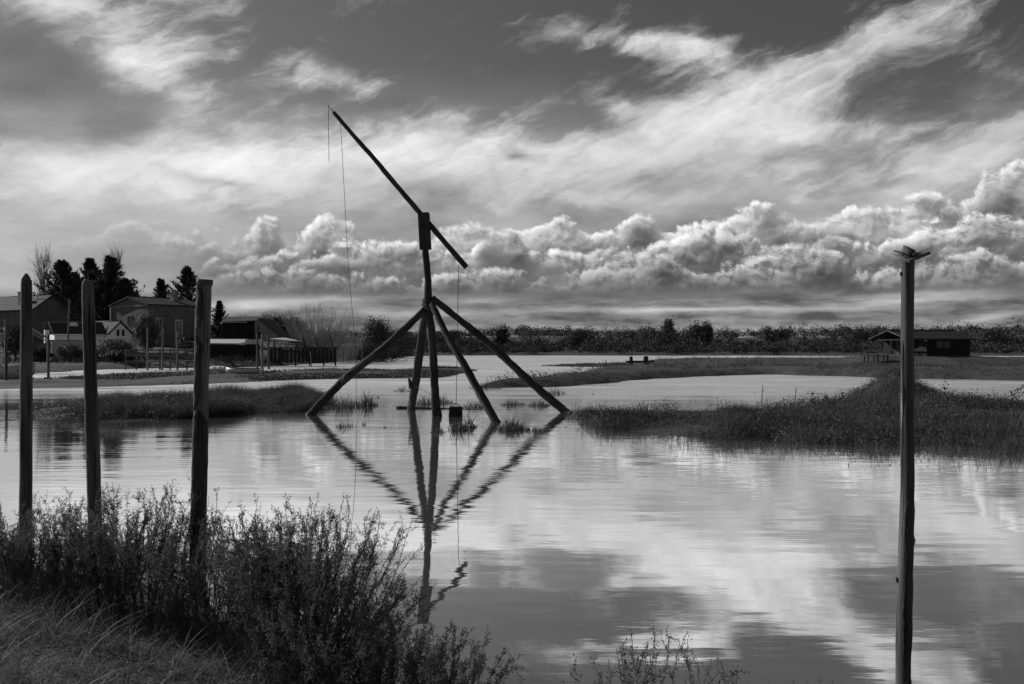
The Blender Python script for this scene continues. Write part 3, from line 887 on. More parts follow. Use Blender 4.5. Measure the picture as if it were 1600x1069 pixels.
def reed_h(x, y):
    px = 800 + F * x / y
    k = 0.30 + 0.25 * sstep(px, 90, 160)
    for c, w, a in ((165, 40, .30), (290, 60, .35), (335, 30, .25), (400, 40, .5), (470, 35, .40)): k = k + a * np.exp(-((px - c) / w) ** 2)
    return k
reeds('reeds', 'reed_bank', 260000, 121, 0.16, 0.80, 0.011, -0.08, 'reed', (0.15, 0.9), None, 0.8, 2, reed_h)
clumps('ground_cover', 'reed_bank', 3600, 125, 0.45, 0.30, 0.033, 26, 'reed', -0.03, lambda x, y: reed_h(x, y))
reeds('meadow_grass', 'mud_bank', 70000, 131, 0.02, 0.12, 0.03, 0.02, 'reed', (0.2, 0.8), None, 0.2, 2)
reeds('meadow_grass', 'grass_bank', 160000, 141, 0.08, 0.36, 0.038, -0.02, 'reed', (0.2, 0.9), lambda x, y: np.where(y < 112, 1.0, 0.4), 0.18, 2, lambda x, y: np.where(y < 100, 1.0, 0.45))
clumps('scrub', 'grass_bank', 30000, 151, 0.7, 0.50, 0.055, 30, 'reed', 0.0,
       lambda x, y: (0.15 + 0.85 * sstep(y, 100, 88)) * sstep(fbm(x * 0.16, y * 0.16, 77, 3), 0.42, 0.6))
reeds('meadow_grass', 'grass_bar', 9000, 161, 0.08, 0.5, 0.05, 0.0, 'reed', (0.2, 0.8), None, 0.3, 2)
reeds('meadow_grass', 'village_ground', 160000, 171, 0.08, 0.5, 0.05, 0.05, 'reed', (0.2, 0.8), lambda x, y: (y < 128) * 1.0, 0.15, 2)
clumps('scrub', 'village_ground', 420000, 181, 0.6, 0.6, 0.09, 22, 'leaf', 0.1,
       lambda x, y: (y < 116) * (y > 95) * (0.15 + 0.8 * sstep(fbm(x * 0.10, y * 0.10, 87, 3), 0.36, 0.55)) * sstep(y, 95, 99))
clumps('ground_cover', 'mud_bank', 60000, 191, 0.7, 0.16, 0.075, 11, 'reed', 0.02,
       lambda x, y: 0.9 * sstep(fbm(x * 0.14, y * 0.10, 93, 3), 0.40, 0.6))

# ------------------------------------------------------------------ the lifting crane in the water
O = AT(681, 650)                                     # foot of the mast
crane = thing('timber_crane', 'tall timber well sweep crane on five splayed log legs standing in the pond', 'crane', O)
def L_(px, py, D): return PX(px, py, D) - O
DM = O.y
m = MB(); m.tube([L_(682, 660, DM), L_(681, 645, DM), L_(676, 540, DM), L_(671, 490, DM), L_(668.5, 466, DM), L_(668.5, 440, DM), L_(665.5, 405, DM), L_(663.5, 380, DM), L_(661.5, 342, DM)],
                 [.145, .14, .135, .13, .13, .12, .11, .11, .105], 14, 0.11, 0.09)
mast = m.build('mast', MAT['crane'], crane)
legs = [([(480, 653, 33.9), (487, 646, 33.9), (541, 591, 33.8), (600, 543, 33.6), (664, 484, 33.35)], [.15, .155, .15, .14, .12]),
        ([(893, 652, 34.9), (884, 644, 34.9), (836, 603, 34.6), (775, 547, 34.2), (722, 503, 33.8), (675, 465, 33.4)], [.165, .165, .15, .14, .125, .115]),
        ([(642, 650, 36.6), (643, 635, 36.5), (650, 590, 35.8), (660, 520, 34.6), (667, 470, 33.5)], [.16, .16, .165, .15, .12]),
        ([(781, 668, 30.7), (775, 659, 30.75), (745, 606, 31.3), (718, 558, 31.9), (700, 527, 32.4), (675, 475, 33.1)], [.15, .15, .14, .125, .12, .11])]
for pts, rad in legs:
    MB().tube([L_(*p) for p in pts], [q * .92 for q in rad], 14, 0.12, 0.09).build('leg', MAT['crane'], crane)
# knot and sawn stub on the left leg, short stub at the foot of the mast
lg = [c for c in crane.children if c.name.startswith('leg')]
MB().tube([L_(534, 600, 33.72), L_(541, 590, 33.66), L_(545, 584, 33.68)], [.05, .12, .05], 9, 0.2, 0.05).build('knot', MAT['crane'], lg[0])
MB().tube([L_(686, 640, DM - .12), L_(687, 654, DM - .12)], [.07, .09], 8, 0.2, 0.06).build('stub', MAT['crane'], mast)
MB().tube([L_(639, 592, 35.7), L_(642, 606, 35.9)], [.05, .08], 8, 0.2, 0.06).build('stub', MAT['crane'], lg[2])
# fork of two cheek boards that carries the lever
a, b = L_(662, 333, DM), L_(665, 390, DM)
for s in (-1, 1):
    MB().beam(a + Vector((0, s * .16, 0)), b + Vector((0, s * .16, 0)), 0.07, 0.37, (1, 0, 0)).build('cheek_board', MAT['crane'], crane)
MB().beam(L_(664.2, 362, DM), L_(665.2, 388, DM), 0.245, 0.33, (1, 0, 0)).build('spacer_block', MAT['crane'], crane)
MB().tube([L_(661, 338, DM) + Vector((0, -.25, 0)), L_(661, 338, DM) + Vector((0, .25, 0))], .03, 8).build('pivot_pin', MAT['iron'], crane)
m = MB(); m.tube([L_(521, 175.5, DM), L_(556, 216, DM), L_(583, 246, DM), L_(602, 269, DM), L_(628, 300, DM), L_(656, 333, DM), L_(690, 373, DM), L_(729, 418, DM)],
                 [.062, .074, .080, .085, .085, .088, .090, .095], 12, 0.09, 0.09)
lever = m.build('lever_beam', MAT['crane'], crane)
MB().tube([L_(524, 179, DM - .05), L_(512, 163.5, DM - .05)], .013, 6).build('tip_rod', MAT['iron'], lever)
MB().tube([L_(677, 352, DM - .1), L_(677.5, 355, DM + .12)], .018, 6).build('peg', MAT['iron'], lever)

def rope(label, pts, rad, group='ropes of the crane', sag=None):
    P0 = PX(*pts[0])
    m = MB(); m.tube([PX(*p) - P0 for p in pts], rad, 6, 0.1, 0.25)
    o = m.build('rope', MAT['rope'], None, P0)
    return tag(o, label, 'rope', group)
rope('long rope hanging from the raised lever arm down to the water', [(532, 192, DM), (534.5, 235, DM), (539, 320, DM), (543.5, 400, DM), (549, 470, DM), (553.5, 520, DM), (556, 570, DM), (557, 640, DM)], .0085)
rope('short rope dangling from the thin rod at the lever tip', [(513, 165, DM - .05), (513.4, 200, DM - .05), (514.2, 252, DM - .05)], .010)
rope('straight rope between the low lever end and the hanging block', [(717, 413, DM), (716, 440, DM), (714.8, 520, DM), (713.4, 600, DM), (712.6, 633, DM)], .011)
rope('thin slack line tied from the back leg across to the hanging block', [(646, 601, 35.75), (664, 612, 35.0), (690, 622, 34.2), (712, 631, DM)], .008)
# the block that balances the lever, with its iron loop
bc = PX(712.2, 643.5, DM)
blk = thing('counterweight', 'square dark block hanging on the rope just above the pond', 'counterweight', (bc.x, bc.y, bc.z - .19))
MB().box((0, 0, .20), (.45, .40, .33), None, 2, .018).build('block', MAT['stone'], blk)
m = MB(); m.tube([(-.14, 0, .35), (-.10, 0, .41), (0, 0, .455), (.10, 0, .41), (.14, 0, .35)], .014, 6, 0, .04); m.build('lifting_loop', MAT['iron'], blk)
for px, py, D, rr in ((668.5, 470, DM, .175), (668.2, 476, DM, .185), (669, 482, DM, .19)):
    m = MB(); c_ = L_(px, py, D)
    m.tube([c_ + Vector((math.cos(a) * rr, math.sin(a) * rr, .05 * math.sin(a * 2))) for a in np.linspace(0, TAU, 19)], .016, 6)
    m.build('lashing', MAT['rope'], crane)
for px, py in ((658, 345), (668, 352), (660, 376), (669, 384)):
    c_ = L_(px, py, DM) + Vector((0, -.20, 0)); MB().tube([c_, c_ + Vector((0, -.03, 0))], .022, 6).build('bolt', MAT['iron'], crane)
# half sunken log
lp = [(620, 637.5, 37.4), (652, 638.5, 37.2), (700, 640, 36.9), (760, 642, 36.5), (830, 645.5, 35.9), (886, 648, 35.6)]
P0 = PX(*lp[0])
m = MB(); m.tube([PX(*p) - P0 for p in lp], [.08, .07, .05, .05, .07, .10], 9, 0.12, 0.2)
tag(m.build('floating_log', MAT['crane'], None, P0), 'long thin log lying half sunk behind the crane legs', 'log')

# ------------------------------------------------------------------ mooring posts in the foreground
def post(label, pts, D, wid, top='flat', group='tall posts along the near bank'):
    base = PX(pts[-1][0], pts[-1][1], D)
    t = thing('wooden_post', label, 'post', base, 0, group)
    P_ = [PX(x, y, D) - base for x, y in pts][::-1]
    rad = [w / 2 * D / F for w in wid][::-1]
    if top == 'point':
        d = P_[-1] - P_[-2]
        tip = P_[-1]
        P_[-1] = tip - Vector((0, 0, 11 * D / F))
        m = MB(); m.tube(P_, rad, 16, 0.035, 0.05)
        pole = m.build('pole', MAT['post'], t)
        MB().tube([P_[-1] - Vector((0, 0, .002)), P_[-1] + (tip - P_[-1]) * .5, tip], [rad[-1] * .96, rad[-1] * .66, rad[-1] * .16], 12, 0.05).build('pointed_tip', MAT['post'], t)
    else:
        m = MB(); m.tube(P_, rad, 16, 0.045, 0.05)
        pole = m.build('pole', MAT['post'], t)
    return t, pole, P_, rad
t, pole, P_, rad = post('dark wooden post with a sharply pointed top standing in bushes', [(41, 427), (41, 500), (41, 620), (40.5, 760), (40, 930)], 9.0, [16, 17.5, 18.5, 19, 20], 'point')
t, pole, P_, rad = post('leaning dark post with a blunt rounded top between the pointed and capped posts', [(136.5, 441), (139, 520), (142, 620), (146, 740), (151, 910)], 8.9, [16, 19.5, 20, 21, 22])
MB().tube([P_[-1] + Vector((0, 0, -.005)), P_[-1] + Vector((0.005, 0, .02))], [rad[-1] * 1.0, rad[-1] * .7], 12, 0.1).build('worn_top', MAT['post'], t)
t, pole, P_, rad = post('thick post with a flared flat cap and peeling bark', [(319.5, 441), (317, 520), (314, 640), (311.5, 760), (308, 935)], 8.6, [22.5, 23, 22.5, 23.5, 26])
MB().tube([P_[-1] + Vector((0, 0, -.03)), P_[-1] + Vector((.003, 0, 0)), P_[-1] + Vector((.004, 0, .022))], [rad[-1] * 1.02, rad[-1] * 1.12, rad[-1] * 1.08], 16, 0.05).build('cap', MAT['post'], t)
pole.data.materials[0] = MAT['post_pale']
patch(P_[::-1][:2], rad[::-1][:2], .004, R(-200), R(-80), 31, .3).build('bark', MAT['bark_dark'], pole)
patch(P_[::-1][1:3], rad[::-1][1:3], .004, R(-205), R(-72), 32, .25).build('bark', MAT['bark_dark'], pole)
patch(P_[::-1][2:], rad[::-1][2:], .004, R(-210), R(20), 33, .2, 14).build('bark', MAT['bark_dark'], pole)
RD = 5.2
t, pole, P_, rad = post('slim knotty post standing alone in the pond with a plank on top', [(1418.5, 401), (1418, 520), (1417.5, 640), (1418, 760), (1415, 860), (1412, 960), (1411, 1100), (1410, 1330)], RD, [20, 19.5, 20, 21, 22, 22, 22.5, 23], group=None)
def rp(px, py, dy=0.0): return PX(px, py, RD + dy) - t.location
MB().tube([rp(1403, 910), rp(1400.5, 905), rp(1400, 901)], [.008, .006, .002], 6, 0.1).build('twig_stub', MAT['post'], pole)
MB().tube([rp(1421, 828), rp(1424, 844), rp(1421, 862)], [.012, .020, .012], 8, 0.15, .02).build('knot', MAT['post'], pole)
MB().tube([rp(1408, 425), rp(1408.5, 428), rp(1410, 433)], [.004, .010, .004], 7, 0.1).build('knot', MAT['post'], pole)
Q_, q_ = P_[::-1], rad[::-1]
patch([Q_[1].lerp(Q_[2], .1), Q_[2], Q_[2].lerp(Q_[3], .3)], [q_[1], q_[2], q_[2]], .0025, R(-175), R(-146), 41, .12, 8).build('peeled_strip', MAT['peeled'], pole)
patch([Q_[2].lerp(Q_[3], .45), Q_[3]], [q_[2], q_[3]], .0025, R(-172), R(-150), 42, .14, 8).build('peeled_strip', MAT['peeled'], pole)
patch([Q_[3], Q_[4], Q_[6]], [q_[3], q_[4], q_[6]], .003, R(-120), R(-20), 43, .5, 10).build('bark', MAT['bark_dark'], pole)
MB().beam(rp(1417, 408.5, -.06), rp(1450, 395.5, .03), .030, .014).build('plank', MAT['pale_wood'], t)
MB().beam(rp(1397, 392, .02), rp(1412, 396, -.01), .014, .007).build('splinter', MAT['board'], t)
m = MB(); m.tube([rp(1419, 403), rp(1420, 398), rp(1424, 393.5)], [rad[-1] * .99, rad[-1] * 1.15, rad[-1] * 1.45], 12, 0.12); m.build('nest_litter', MAT['board'], t)
sp = np.random.default_rng(4)
n = 70
root = np.tile(np.array(rp(1422, 397)), (n, 1)) + sp.normal(size=(n, 3)) * np.array([.035, .025, .006])
v, q_ = strips(stems(root, sp.normal(size=(n, 3)) * np.array([1, 1, .25]), sp.uniform(.02, .06, n), .6, 4, 5, .2), np.full((n, 4), .0012))
link('twigs', np_mesh('twigs', v, quads=q_, mat=MAT['dark_twig']), t)

# ------------------------------------------------------------------ foreground grass
def near_dens(x, y): return np.clip(1.15 - 0.06 * (y - 4), 0.3, 1)
p = scatter('near_bank', 1100000, 201, 0.03)
p = p[(p[:, 1] > 2.9) & (p[:, 1] < 12.5)]
r = np.random.default_rng(202)
p = p[r.random(len(p)) < 0.25 + 0.75 * sstep(fbm(p[:, 0] * 1.3 + 4, p[:, 1] * 1.3, 23, 3), 0.34, 0.5)]
if len(p) > 130000: p = p[r.permutation(len(p))[:130000]]
n = len(p)
hv = fbm(p[:, 0] * 1.6, p[:, 1] * 1.6, 11, 3)
hh = (0.05 + 0.26 * sstep(hv, 0.32, 0.66)) * r.uniform(0.45, 1.3, n)
wv = fbm(p[:, 0] * 0.7 + 9, p[:, 1] * 0.7, 17, 2) * 7
base = p.copy(); base[:, 2] -= 0.012
v, tr, q_ = blades(base, hh, r.uniform(0.002, 0.0052, n), r.uniform(0.2, 1.25, n), 203, 3, wv + r.normal(size=n) * 1.1)
tag(link('meadow_grass', np_mesh('meadow_grass', v, tris=tr, quads=q_, mat=MAT['grass'])), kind='stuff')
k = r.permutation(n)[:5200]
v, tr, q_ = blades(base[k], r.uniform(0.22, 0.44, len(k)), r.uniform(0.004, 0.008, len(k)), r.uniform(0.5, 1.3, len(k)), 204, 5, None)
tag(link('tall_grass', np_mesh('tall_grass', v, tris=tr, quads=q_, mat=MAT['grass'])), kind='stuff')
k = r.permutation(n)[:9000]
v, tr, q_ = blades(base[k] + np.array([0, 0, .02]), r.uniform(0.06, 0.20, len(k)), r.uniform(0.003, 0.007, len(k)), r.uniform(1.0, 2.4, len(k)), 208, 3, None)
tag(link('straw_grass', np_mesh('straw_grass', v, tris=tr, quads=q_, mat=MAT['straw'])), kind='stuff')
k = r.permutation(n)[:26000]
lp_ = base[k] + np.array([0, 0, 1]) * (hh[k] * r.uniform(0.1, 0.8, len(k)))[:, None]
ld_ = unit(r.normal(size=(len(k), 3)) * np.array([1, 1, .5]) + np.array([0, 0, .4]))
v, q_ = leaves(lp_, ld_, r.uniform(.010, .028, len(k)), r.uniform(.006, .014, len(k)), 206)
tag(link('low_weeds', np_mesh('low_weeds', v, quads=q_, mat=MAT['weed'])), kind='stuff')

# ------------------------------------------------------------------ foreground shrubs
nz = BANKS['near_bank'][0]
def gz(x, y): return float(nz(np.array([x]), np.array([y]))[0])
def shrub(label, px, D, top_py, spread, seed, n_main=46, n_twig=420, n_leaf=6500, lean=(0, 0), up=0.6, r0=0.2, leaf=(0.022, 0.0060), group='shrubs on the near bank', name='saltbush', tall=0.90):
    x = (px - 800) / F * D; z = max(gz(x, D), 0.0)
    hgt = max(H - (top_py - HZ) / F * D - z, 0.12) * tall
    t = thing(name, label, 'shrub', (x, D, z - 0.02), 0, group)
    a, b = shrub_meshes(seed, n_main, hgt, spread, int(n_twig * 1.8), int(n_leaf * 2.2), leaf, lean, up, r0)
    link('stems', a, t); link('foliage', b, t)
    return t
shrub('spiky upright bush half out of the frame beside the pointed post', 4, 8.3, 775, 0.45, 301, 60, 420, 6000, (0, 0), .5, .25)
shrub('bush around the foot of the pointed post', 72, 8.4, 792, 0.5, 302, 50, 460, 7500, (0, 0), .6, .28)
shrub('leafy bush around the foot of the leaning post', 150, 8.5, 760, 0.4, 303, 60, 520, 8500, (0, 0), .6, .28)
shrub('tallest rounded bush between the leaning post and the thick capped post', 222, 8.2, 752, 0.5, 304, 70, 620, 10500, (0, 0), .6, .30)
shrub('bush hiding the foot of the thick capped post', 318, 8.0, 800, 0.5, 305, 56, 460, 7500, (0, 0), .6, .26)
shrub('slender upright bush next to the thick capped post on its pond side', 392, 7.7, 795, 0.45, 306, 54, 460, 7500, (0, 0), .7, .24)
shrub('bush with one tall leading shoot between the slender bush and the sprawling bush', 446, 7.6, 768, 0.4, 307, 60, 520, 9000, (0, 0), .7, .24)
shrub('big sprawling bush with branches leaning far over the pond edge', 480, 7.35, 792, 0.72, 308, 90, 900, 13500, (0.18, 0), .5, .30)
shrub('low arching bush under the big sprawling bush at the waterline', 512, 6.95, 885, 0.9, 309, 60, 520, 7500, (0.22, 0), .35, .26)
shrub('low dense bush filling the gap between the arching bush and the feathery one', 600, 6.6, 950, 0.5, 314, 50, 420, 6500, (0, 0), .5, .26)
shrub('small feathery bush at the tip of the bank below the crane reflection', 694, 6.3, 978, 0.5, 310, 44, 360, 5000, (0.12, 0), .5, .15)
for i, (px, py, D, sp_, nl, lab) in enumerate([
        (902, 1050, 4.62, .5, 900, 'thin loose sprig beside the broad bush top at the bottom edge'), (930, 1026, 4.6, .6, 2400, 'broadest loose bush top at the bottom edge of the pond'),
        (1020, 975, 4.55, .42, 2600, 'tallest feathery bush top at the bottom edge of the pond'),
        (1082, 1044, 4.6, .3, 900, 'small pointed sprig next to the tallest feathery bush top'), (1107, 1056, 4.6, .3, 500, 'tiny sprig between the pointed sprig and the dense upright sprig'),
        (1157, 1030, 4.58, .35, 1500, 'dense dark upright sprig at the bottom edge, narrower than the feathery bush top'), (1208, 1048, 4.6, .3, 900, 'short rounded sprig between the dense upright sprig and the faint low sprig'), (1252, 1060, 4.6, .4, 700, 'faint low sprig at the bottom edge closest to the slim post')]):
    shrub(lab, px, D, py, sp_ * .7, 330 + i, 22, 130, int(nl * 1.2), (0, 0), .9, .07, (.016, .006), 'bush tops along the bottom edge', 'bush_top', .93)

# ------------------------------------------------------------------ tufts standing in the water round the crane
def tuft(label, px, py, wpx, hpx, n, seed, lean=0.7):
    p0 = AT(px, py); s = p0.y / F; n = int(n * 1.6)
    r = np.random.default_rng(seed)
    q = r.normal(size=(n, 2)); q *= np.minimum(1, 1.3 / np.linalg.norm(q, axis=1))[:, None]
    b = np.stack([q[:, 0] * wpx * s * 0.32, q[:, 1] * wpx * s * 0.45, np.full(n, -0.05)], 1)
    edge = np.exp(-(b[:, 0] / (wpx * s * 0.28)) ** 2) * r.uniform(.5, 1.1, n)
    v, tr, q_ = blades(b, 1.25 * hpx * s * r.uniform(0.35, 1.1, n) * (0.12 + 0.88 * edge) + 0.04, r.uniform(.012, .028, n), r.uniform(0.15, lean, n), seed + 1, 3)
    k = 20; ang = np.arange(k) * TAU / k; rr = r.uniform(.75, 1.1, k)
    ring = np.stack([np.cos(ang) * rr * wpx * s * .42, np.sin(ang) * rr * wpx * s * .6, np.full(k, -.03)], 1)
    o_ = len(v); v = np.concatenate([v, ring, [[0, 0, .012]]])
    tr = np.concatenate([tr, np.stack([o_ + np.arange(k), o_ + (np.arange(k) + 1) % k, np.full(k, o_ + k)], 1)])
    o = link('marsh_tuft', np_mesh('marsh_tuft', v, tris=tr, quads=q_, mat=MAT['reed2']), None, (p0.x, p0.y, 0))
    return tag(o, label, 'marsh grass', 'grass tufts in the water around the crane')
for i, a in enumerate([
        (538, 637, 60, 24, 200, 'dense tuft touching the foot of the knotted crane leg'), (572, 634, 44, 26, 170, 'spreading tuft in the water under the knotted crane leg'),
        (540, 667, 34, 16, 60, 'thin sparse tuft in open water in front of the knotted crane leg'), (569, 664, 8, 12, 16, 'tiny upright sprig in open water next to the sparse tuft'),
        (602, 668, 8, 6, 10, 'tiny flat sprig in open water between sparse tuft and back leg'), (628, 612, 30, 14, 70, 'low tuft in the bright water far behind the back leg'),
        (664, 632, 44, 20, 130, 'tuft between the back leg and the mast foot'), (690, 630, 40, 20, 120, 'tuft between the mast foot and the hanging block'),
        (742, 637, 60, 14, 170, 'low wide tuft behind the hanging block'), (716, 672, 34, 30, 120, 'tall dark tuft in the water directly under the hanging block'),
        (733, 668, 26, 30, 70, 'leaning tuft next to the tall one under the block'), (684, 676, 30, 14, 60, 'low tuft at the foot of the mast front'),
        (800, 672, 66, 22, 320, 'dense low tuft touching the foot of the front crane leg'), (836, 674, 34, 12, 90, 'low trailing tuft at the end of the dense one by the front leg'),
        (800, 633, 50, 12, 150, 'low grass patch behind the front leg'), (842, 634, 40, 16, 150, 'low grass patch along the sunken log near the leg by the island'),
        (760, 608, 60, 14, 150, 'flat grass patch far behind the front leg'), (868, 616, 40, 16, 100, 'upright reed patch behind the leg by the island'),
        (918, 644, 50, 10, 150, 'grass fringe bridging the crane leg foot and the island'), (590, 622, 10, 8, 14, 'tiny sprig alone in the bright water far behind the sparse tuft'), (925, 617, 10, 8, 10, 'tiny sprig standing in the bright pond beyond the island tip')]):
    tuft(a[5], a[0], a[1], a[2], a[3], a[4], 400 + 7 * i)

# dry stalks and a bramble on the island
def stalk(label, px, py0, py1, D, dx):
    b = PX(px, py0, D); m = MB()
    m.tube([(0, 0, -.1), PX(px + dx * .5, (py0 + py1) / 2, D) - b, PX(px + dx, py1, D) - b], [.016, .012, .006], 6, .1, .1)
    m.tube([PX(px + dx * .5, (py0 + py1) / 2, D) - b, PX(px + dx * 2.2, py1 + 4, D) - b], [.009, .004], 5)
    return tag(m.build('dry_stalk', MAT['dark_twig'], None, b), label, 'stalk', 'dry stalks on the island')
stalk('taller dry stalk sticking up from the island grass', 1190, 630, 600, 34.0, 2)
stalk('shorter dry stalk on the island, closer to the grass mound', 1242, 626, 603, 34.0, 2)
def bramble(label, px, py, D, w, h, seed):
    b = PX(px, py, D); b.z = max(float(BANKS['marsh_island'][0](np.array([b.x]), np.array([b.y]))[0]), 0) - .03
    t = thing('bramble_bush', label, 'bramble', b, 0, 'brambles on the island')
    r = np.random.default_rng(seed); n = 26
    root = r.normal(size=(n, 3)) * np.array([w * .3, .3, 0])
    d = np.stack([r.normal(size=n) * .9, r.normal(size=n) * .6, np.ones(n) * .9], 1)
    ps = stems(root, d, h * r.uniform(.9, 1.7, n), 1.2, 8, seed, -1.6)
    v, q_ = strips(ps, np.full((n, 8), .008)); link('canes', np_mesh('canes', v, quads=q_, mat=MAT['dark_twig']), t)
    a, dd, _ = along(ps, 900, .1, seed + 1)
    a = a + r.normal(size=a.shape) * .05
    v, q_ = leaves(a, unit(dd + r.normal(size=a.shape)), r.uniform(.06, .11, 900), r.uniform(.04, .07, 900), seed + 2)
    link('foliage', np_mesh('foliage', v, quads=q_, mat=MAT['reed2']), t)
bramble('arching leafy bramble on the island between the slim post and the wide bramble', 1500, 640, 33.5, 1.0, .75, 501)
bramble('wide bramble with long trailing canes furthest from the crane on the island', 1565, 645, 32.5, 1.4, .75, 502)
bramble('smallest bramble on the island at the crane side of the grass mound', 1290, 632, 36, .7, .5, 503)

# ------------------------------------------------------------------ trees
vz = BANKS['village_ground'][0]
def vground(x, y): return float(vz(np.array([x]), np.array([y]))[0])
def conifer(label, px, D, top_py, wpx, seed, gz_=None, group='dark conifers behind the houses', bare=0.2):
    x = (px - 800) / F * D; z0 = vground(x, D) if gz_ is None else gz_
    hgt = H - (top_py - HZ) / F * D - z0; w = wpx / F * D * 0.5
    t = thing('conifer_tree', label, 'tree', (x, D, z0 - .05), 0, group)
    r = np.random.default_rng(seed)
    MB().tube([(0, 0, 0), (r.normal() * .1, 0, hgt * .5), (r.normal() * .1, 0, hgt * .98)], [.028 * hgt, .018 * hgt, .02], 8, .06, .8).build('trunk', MAT['bark'], t)
    nb = 110
    tt = np.linspace(0, 1, nb) ** 0.85
    zz = hgt * (bare + (.97 - bare) * tt)
    prof = (np.minimum(1.0, tt * 4 + .55) * (1 - tt) ** 1.05 + 0.05) * r.uniform(.45, 1.25, nb)
    a = np.arange(nb) * 2.4 + r.normal(size=nb) * .4
    d = np.stack([np.cos(a), np.sin(a), .15 + .5 * tt], 1)
    ps = stems(np.stack([np.zeros(nb), np.zeros(nb), zz], 1), d, np.maximum(prof * w * 1.75, .3), .4, 6, seed + 1, .45)
    v, q_ = strips(ps, np.linspace(.05, .01, 6)[None] * np.ones((nb, 1))); link('branches', np_mesh('branches', v, quads=q_, mat=MAT['bark']), t)
    n = 6000
    p_, dd, tq = along(ps, n, .15, seed + 2)
    p_ = p_ + r.normal(size=p_.shape) * np.array([.15, .15, .09]) * (w / 2.5) * (1.15 - tq[:, None])
    ld = unit(dd + r.normal(size=dd.shape) * .45 + np.array([0, 0, .1]))
    v, q_ = leaves(p_, ld, r.uniform(.18, .5, n) * (w / 3.0 + .3), r.uniform(.06, .14, n) * (w / 3.0 + .3), seed + 3)
    link('crown', np_mesh('crown', v, quads=q_, mat=MAT['dark_leaf']), t)
    return t
def leafy_tree(label, px, D, top_py, wpx, seed, base_z=None, mat='dark_leaf', card=.15, n_clump=110, per=46, name='round_tree', cat='tree', low=.1, group=None, clump=.2):
    x = (px - 800) / F * D
    z0 = base_z if base_z is not None else vground(x, D)
    hgt = H - (top_py - HZ) / F * D - z0; w = wpx / F * D
    t = thing(name, label, cat, (x, D, z0 - .05), 0, group)
    r = np.random.default_rng(seed)
    m = MB(); m.tube([(0, 0, 0), (.05, 0, hgt * .3), (0, .05, hgt * .6)], [.03 * hgt, .024 * hgt, .012 * hgt], 8, .08, .6)
    m.build('trunk', MAT['bark'], t)
    n = 14; a = r.uniform(0, TAU, n)
    ps = stems(np.stack([np.zeros(n), np.zeros(n), hgt * r.uniform(.15, .5, n)], 1), np.stack([np.cos(a), np.sin(a), np.full(n, .9)], 1), hgt * r.uniform(.3, .55, n), .6, 6, seed, .3)
    v, q_ = strips(ps, np.linspace(.012, .003, 6)[None] * hgt * np.ones((n, 1)), 5); link('limbs', np_mesh('limbs', v, quads=q_, mat=MAT['bark']), t)
    c = crown_points(seed, n_clump, per, w * .43, w * .43, hgt * (1 - low) * .45, hgt * (low + (1 - low) * .5), clump, .55)
    v, q_ = cards(c, card, seed + 1, 0, (c - np.array([0, 0, hgt * .5])) / np.array([w, w, hgt])); link('crown', np_mesh('crown', v, quads=q_, mat=MAT[mat]), t)
    return t
def bare_tree(label, px, D, top_py, wpx, seed, base_z=None, n1=40, n2=420, shape='dome', mat='twig', group='bare winter trees', thick=1.0, name='bare_tree'):
    x = (px - 800) / F * D
    z0 = base_z if base_z is not None else vground(x, D)
    hgt = H - (top_py - HZ) / F * D - z0; w = wpx / F * D
    t = thing(name, label, 'tree', (x, D, z0 - .05), 0, group)
    r = np.random.default_rng(seed)
    MB().tube([(0, 0, 0), (0, 0, hgt * (.35 if shape == 'dome' else .9))], [.025 * hgt * thick, (.02 if shape == 'dome' else .004) * hgt * thick], 7, .05, .7).build('trunk', MAT[mat], t)
    a = r.uniform(0, TAU, n1)
    if shape == 'dome':
        out = np.sqrt(r.random(n1)); k = w / hgt * .62
        d = np.stack([np.cos(a) * out * k, np.sin(a) * out * k, np.ones(n1) * .8], 1)
        p1 = stems(np.stack([np.cos(a) * out * w * .26, np.sin(a) * out * w * .26, hgt * r.uniform(0, .12, n1)], 1), d, hgt * r.uniform(.55, .95, n1) * (1 - .15 * out), .35, 7, seed + 1, .5)
    else:
        zr = hgt * r.uniform(.12, .85, n1)
        d = np.stack([np.cos(a) * .45, np.sin(a) * .45, np.ones(n1)], 1)
        p1 = stems(np.stack([np.zeros(n1), np.zeros(n1), zr], 1), d, np.minimum((hgt - zr) * .9, w * 1.3) * r.uniform(.6, 1.1, n1), .2, 7, seed + 1, .6)
    v1, q1 = strips(p1, .007 * hgt * thick * np.linspace(1, .2, 7)[None] * np.ones((n1, 1)))
    b, dd, _ = along(p1, n2, .2, seed + 2)
    p2 = stems(b, dd + r.normal(size=dd.shape) * .45 + np.array([0, 0, .4]), hgt * r.uniform(.08, .2, n2), .4, 4, seed + 3, .5)
    v2, q2 = strips(p2, .0022 * hgt * thick * np.linspace(1, .35, 4)[None] * np.ones((n2, 1)))
    link('branches', np_mesh('branches', np.concatenate([v1, v2]), quads=np.concatenate([q1, q2 + len(v1)]), mat=MAT[mat]), t)
    return t

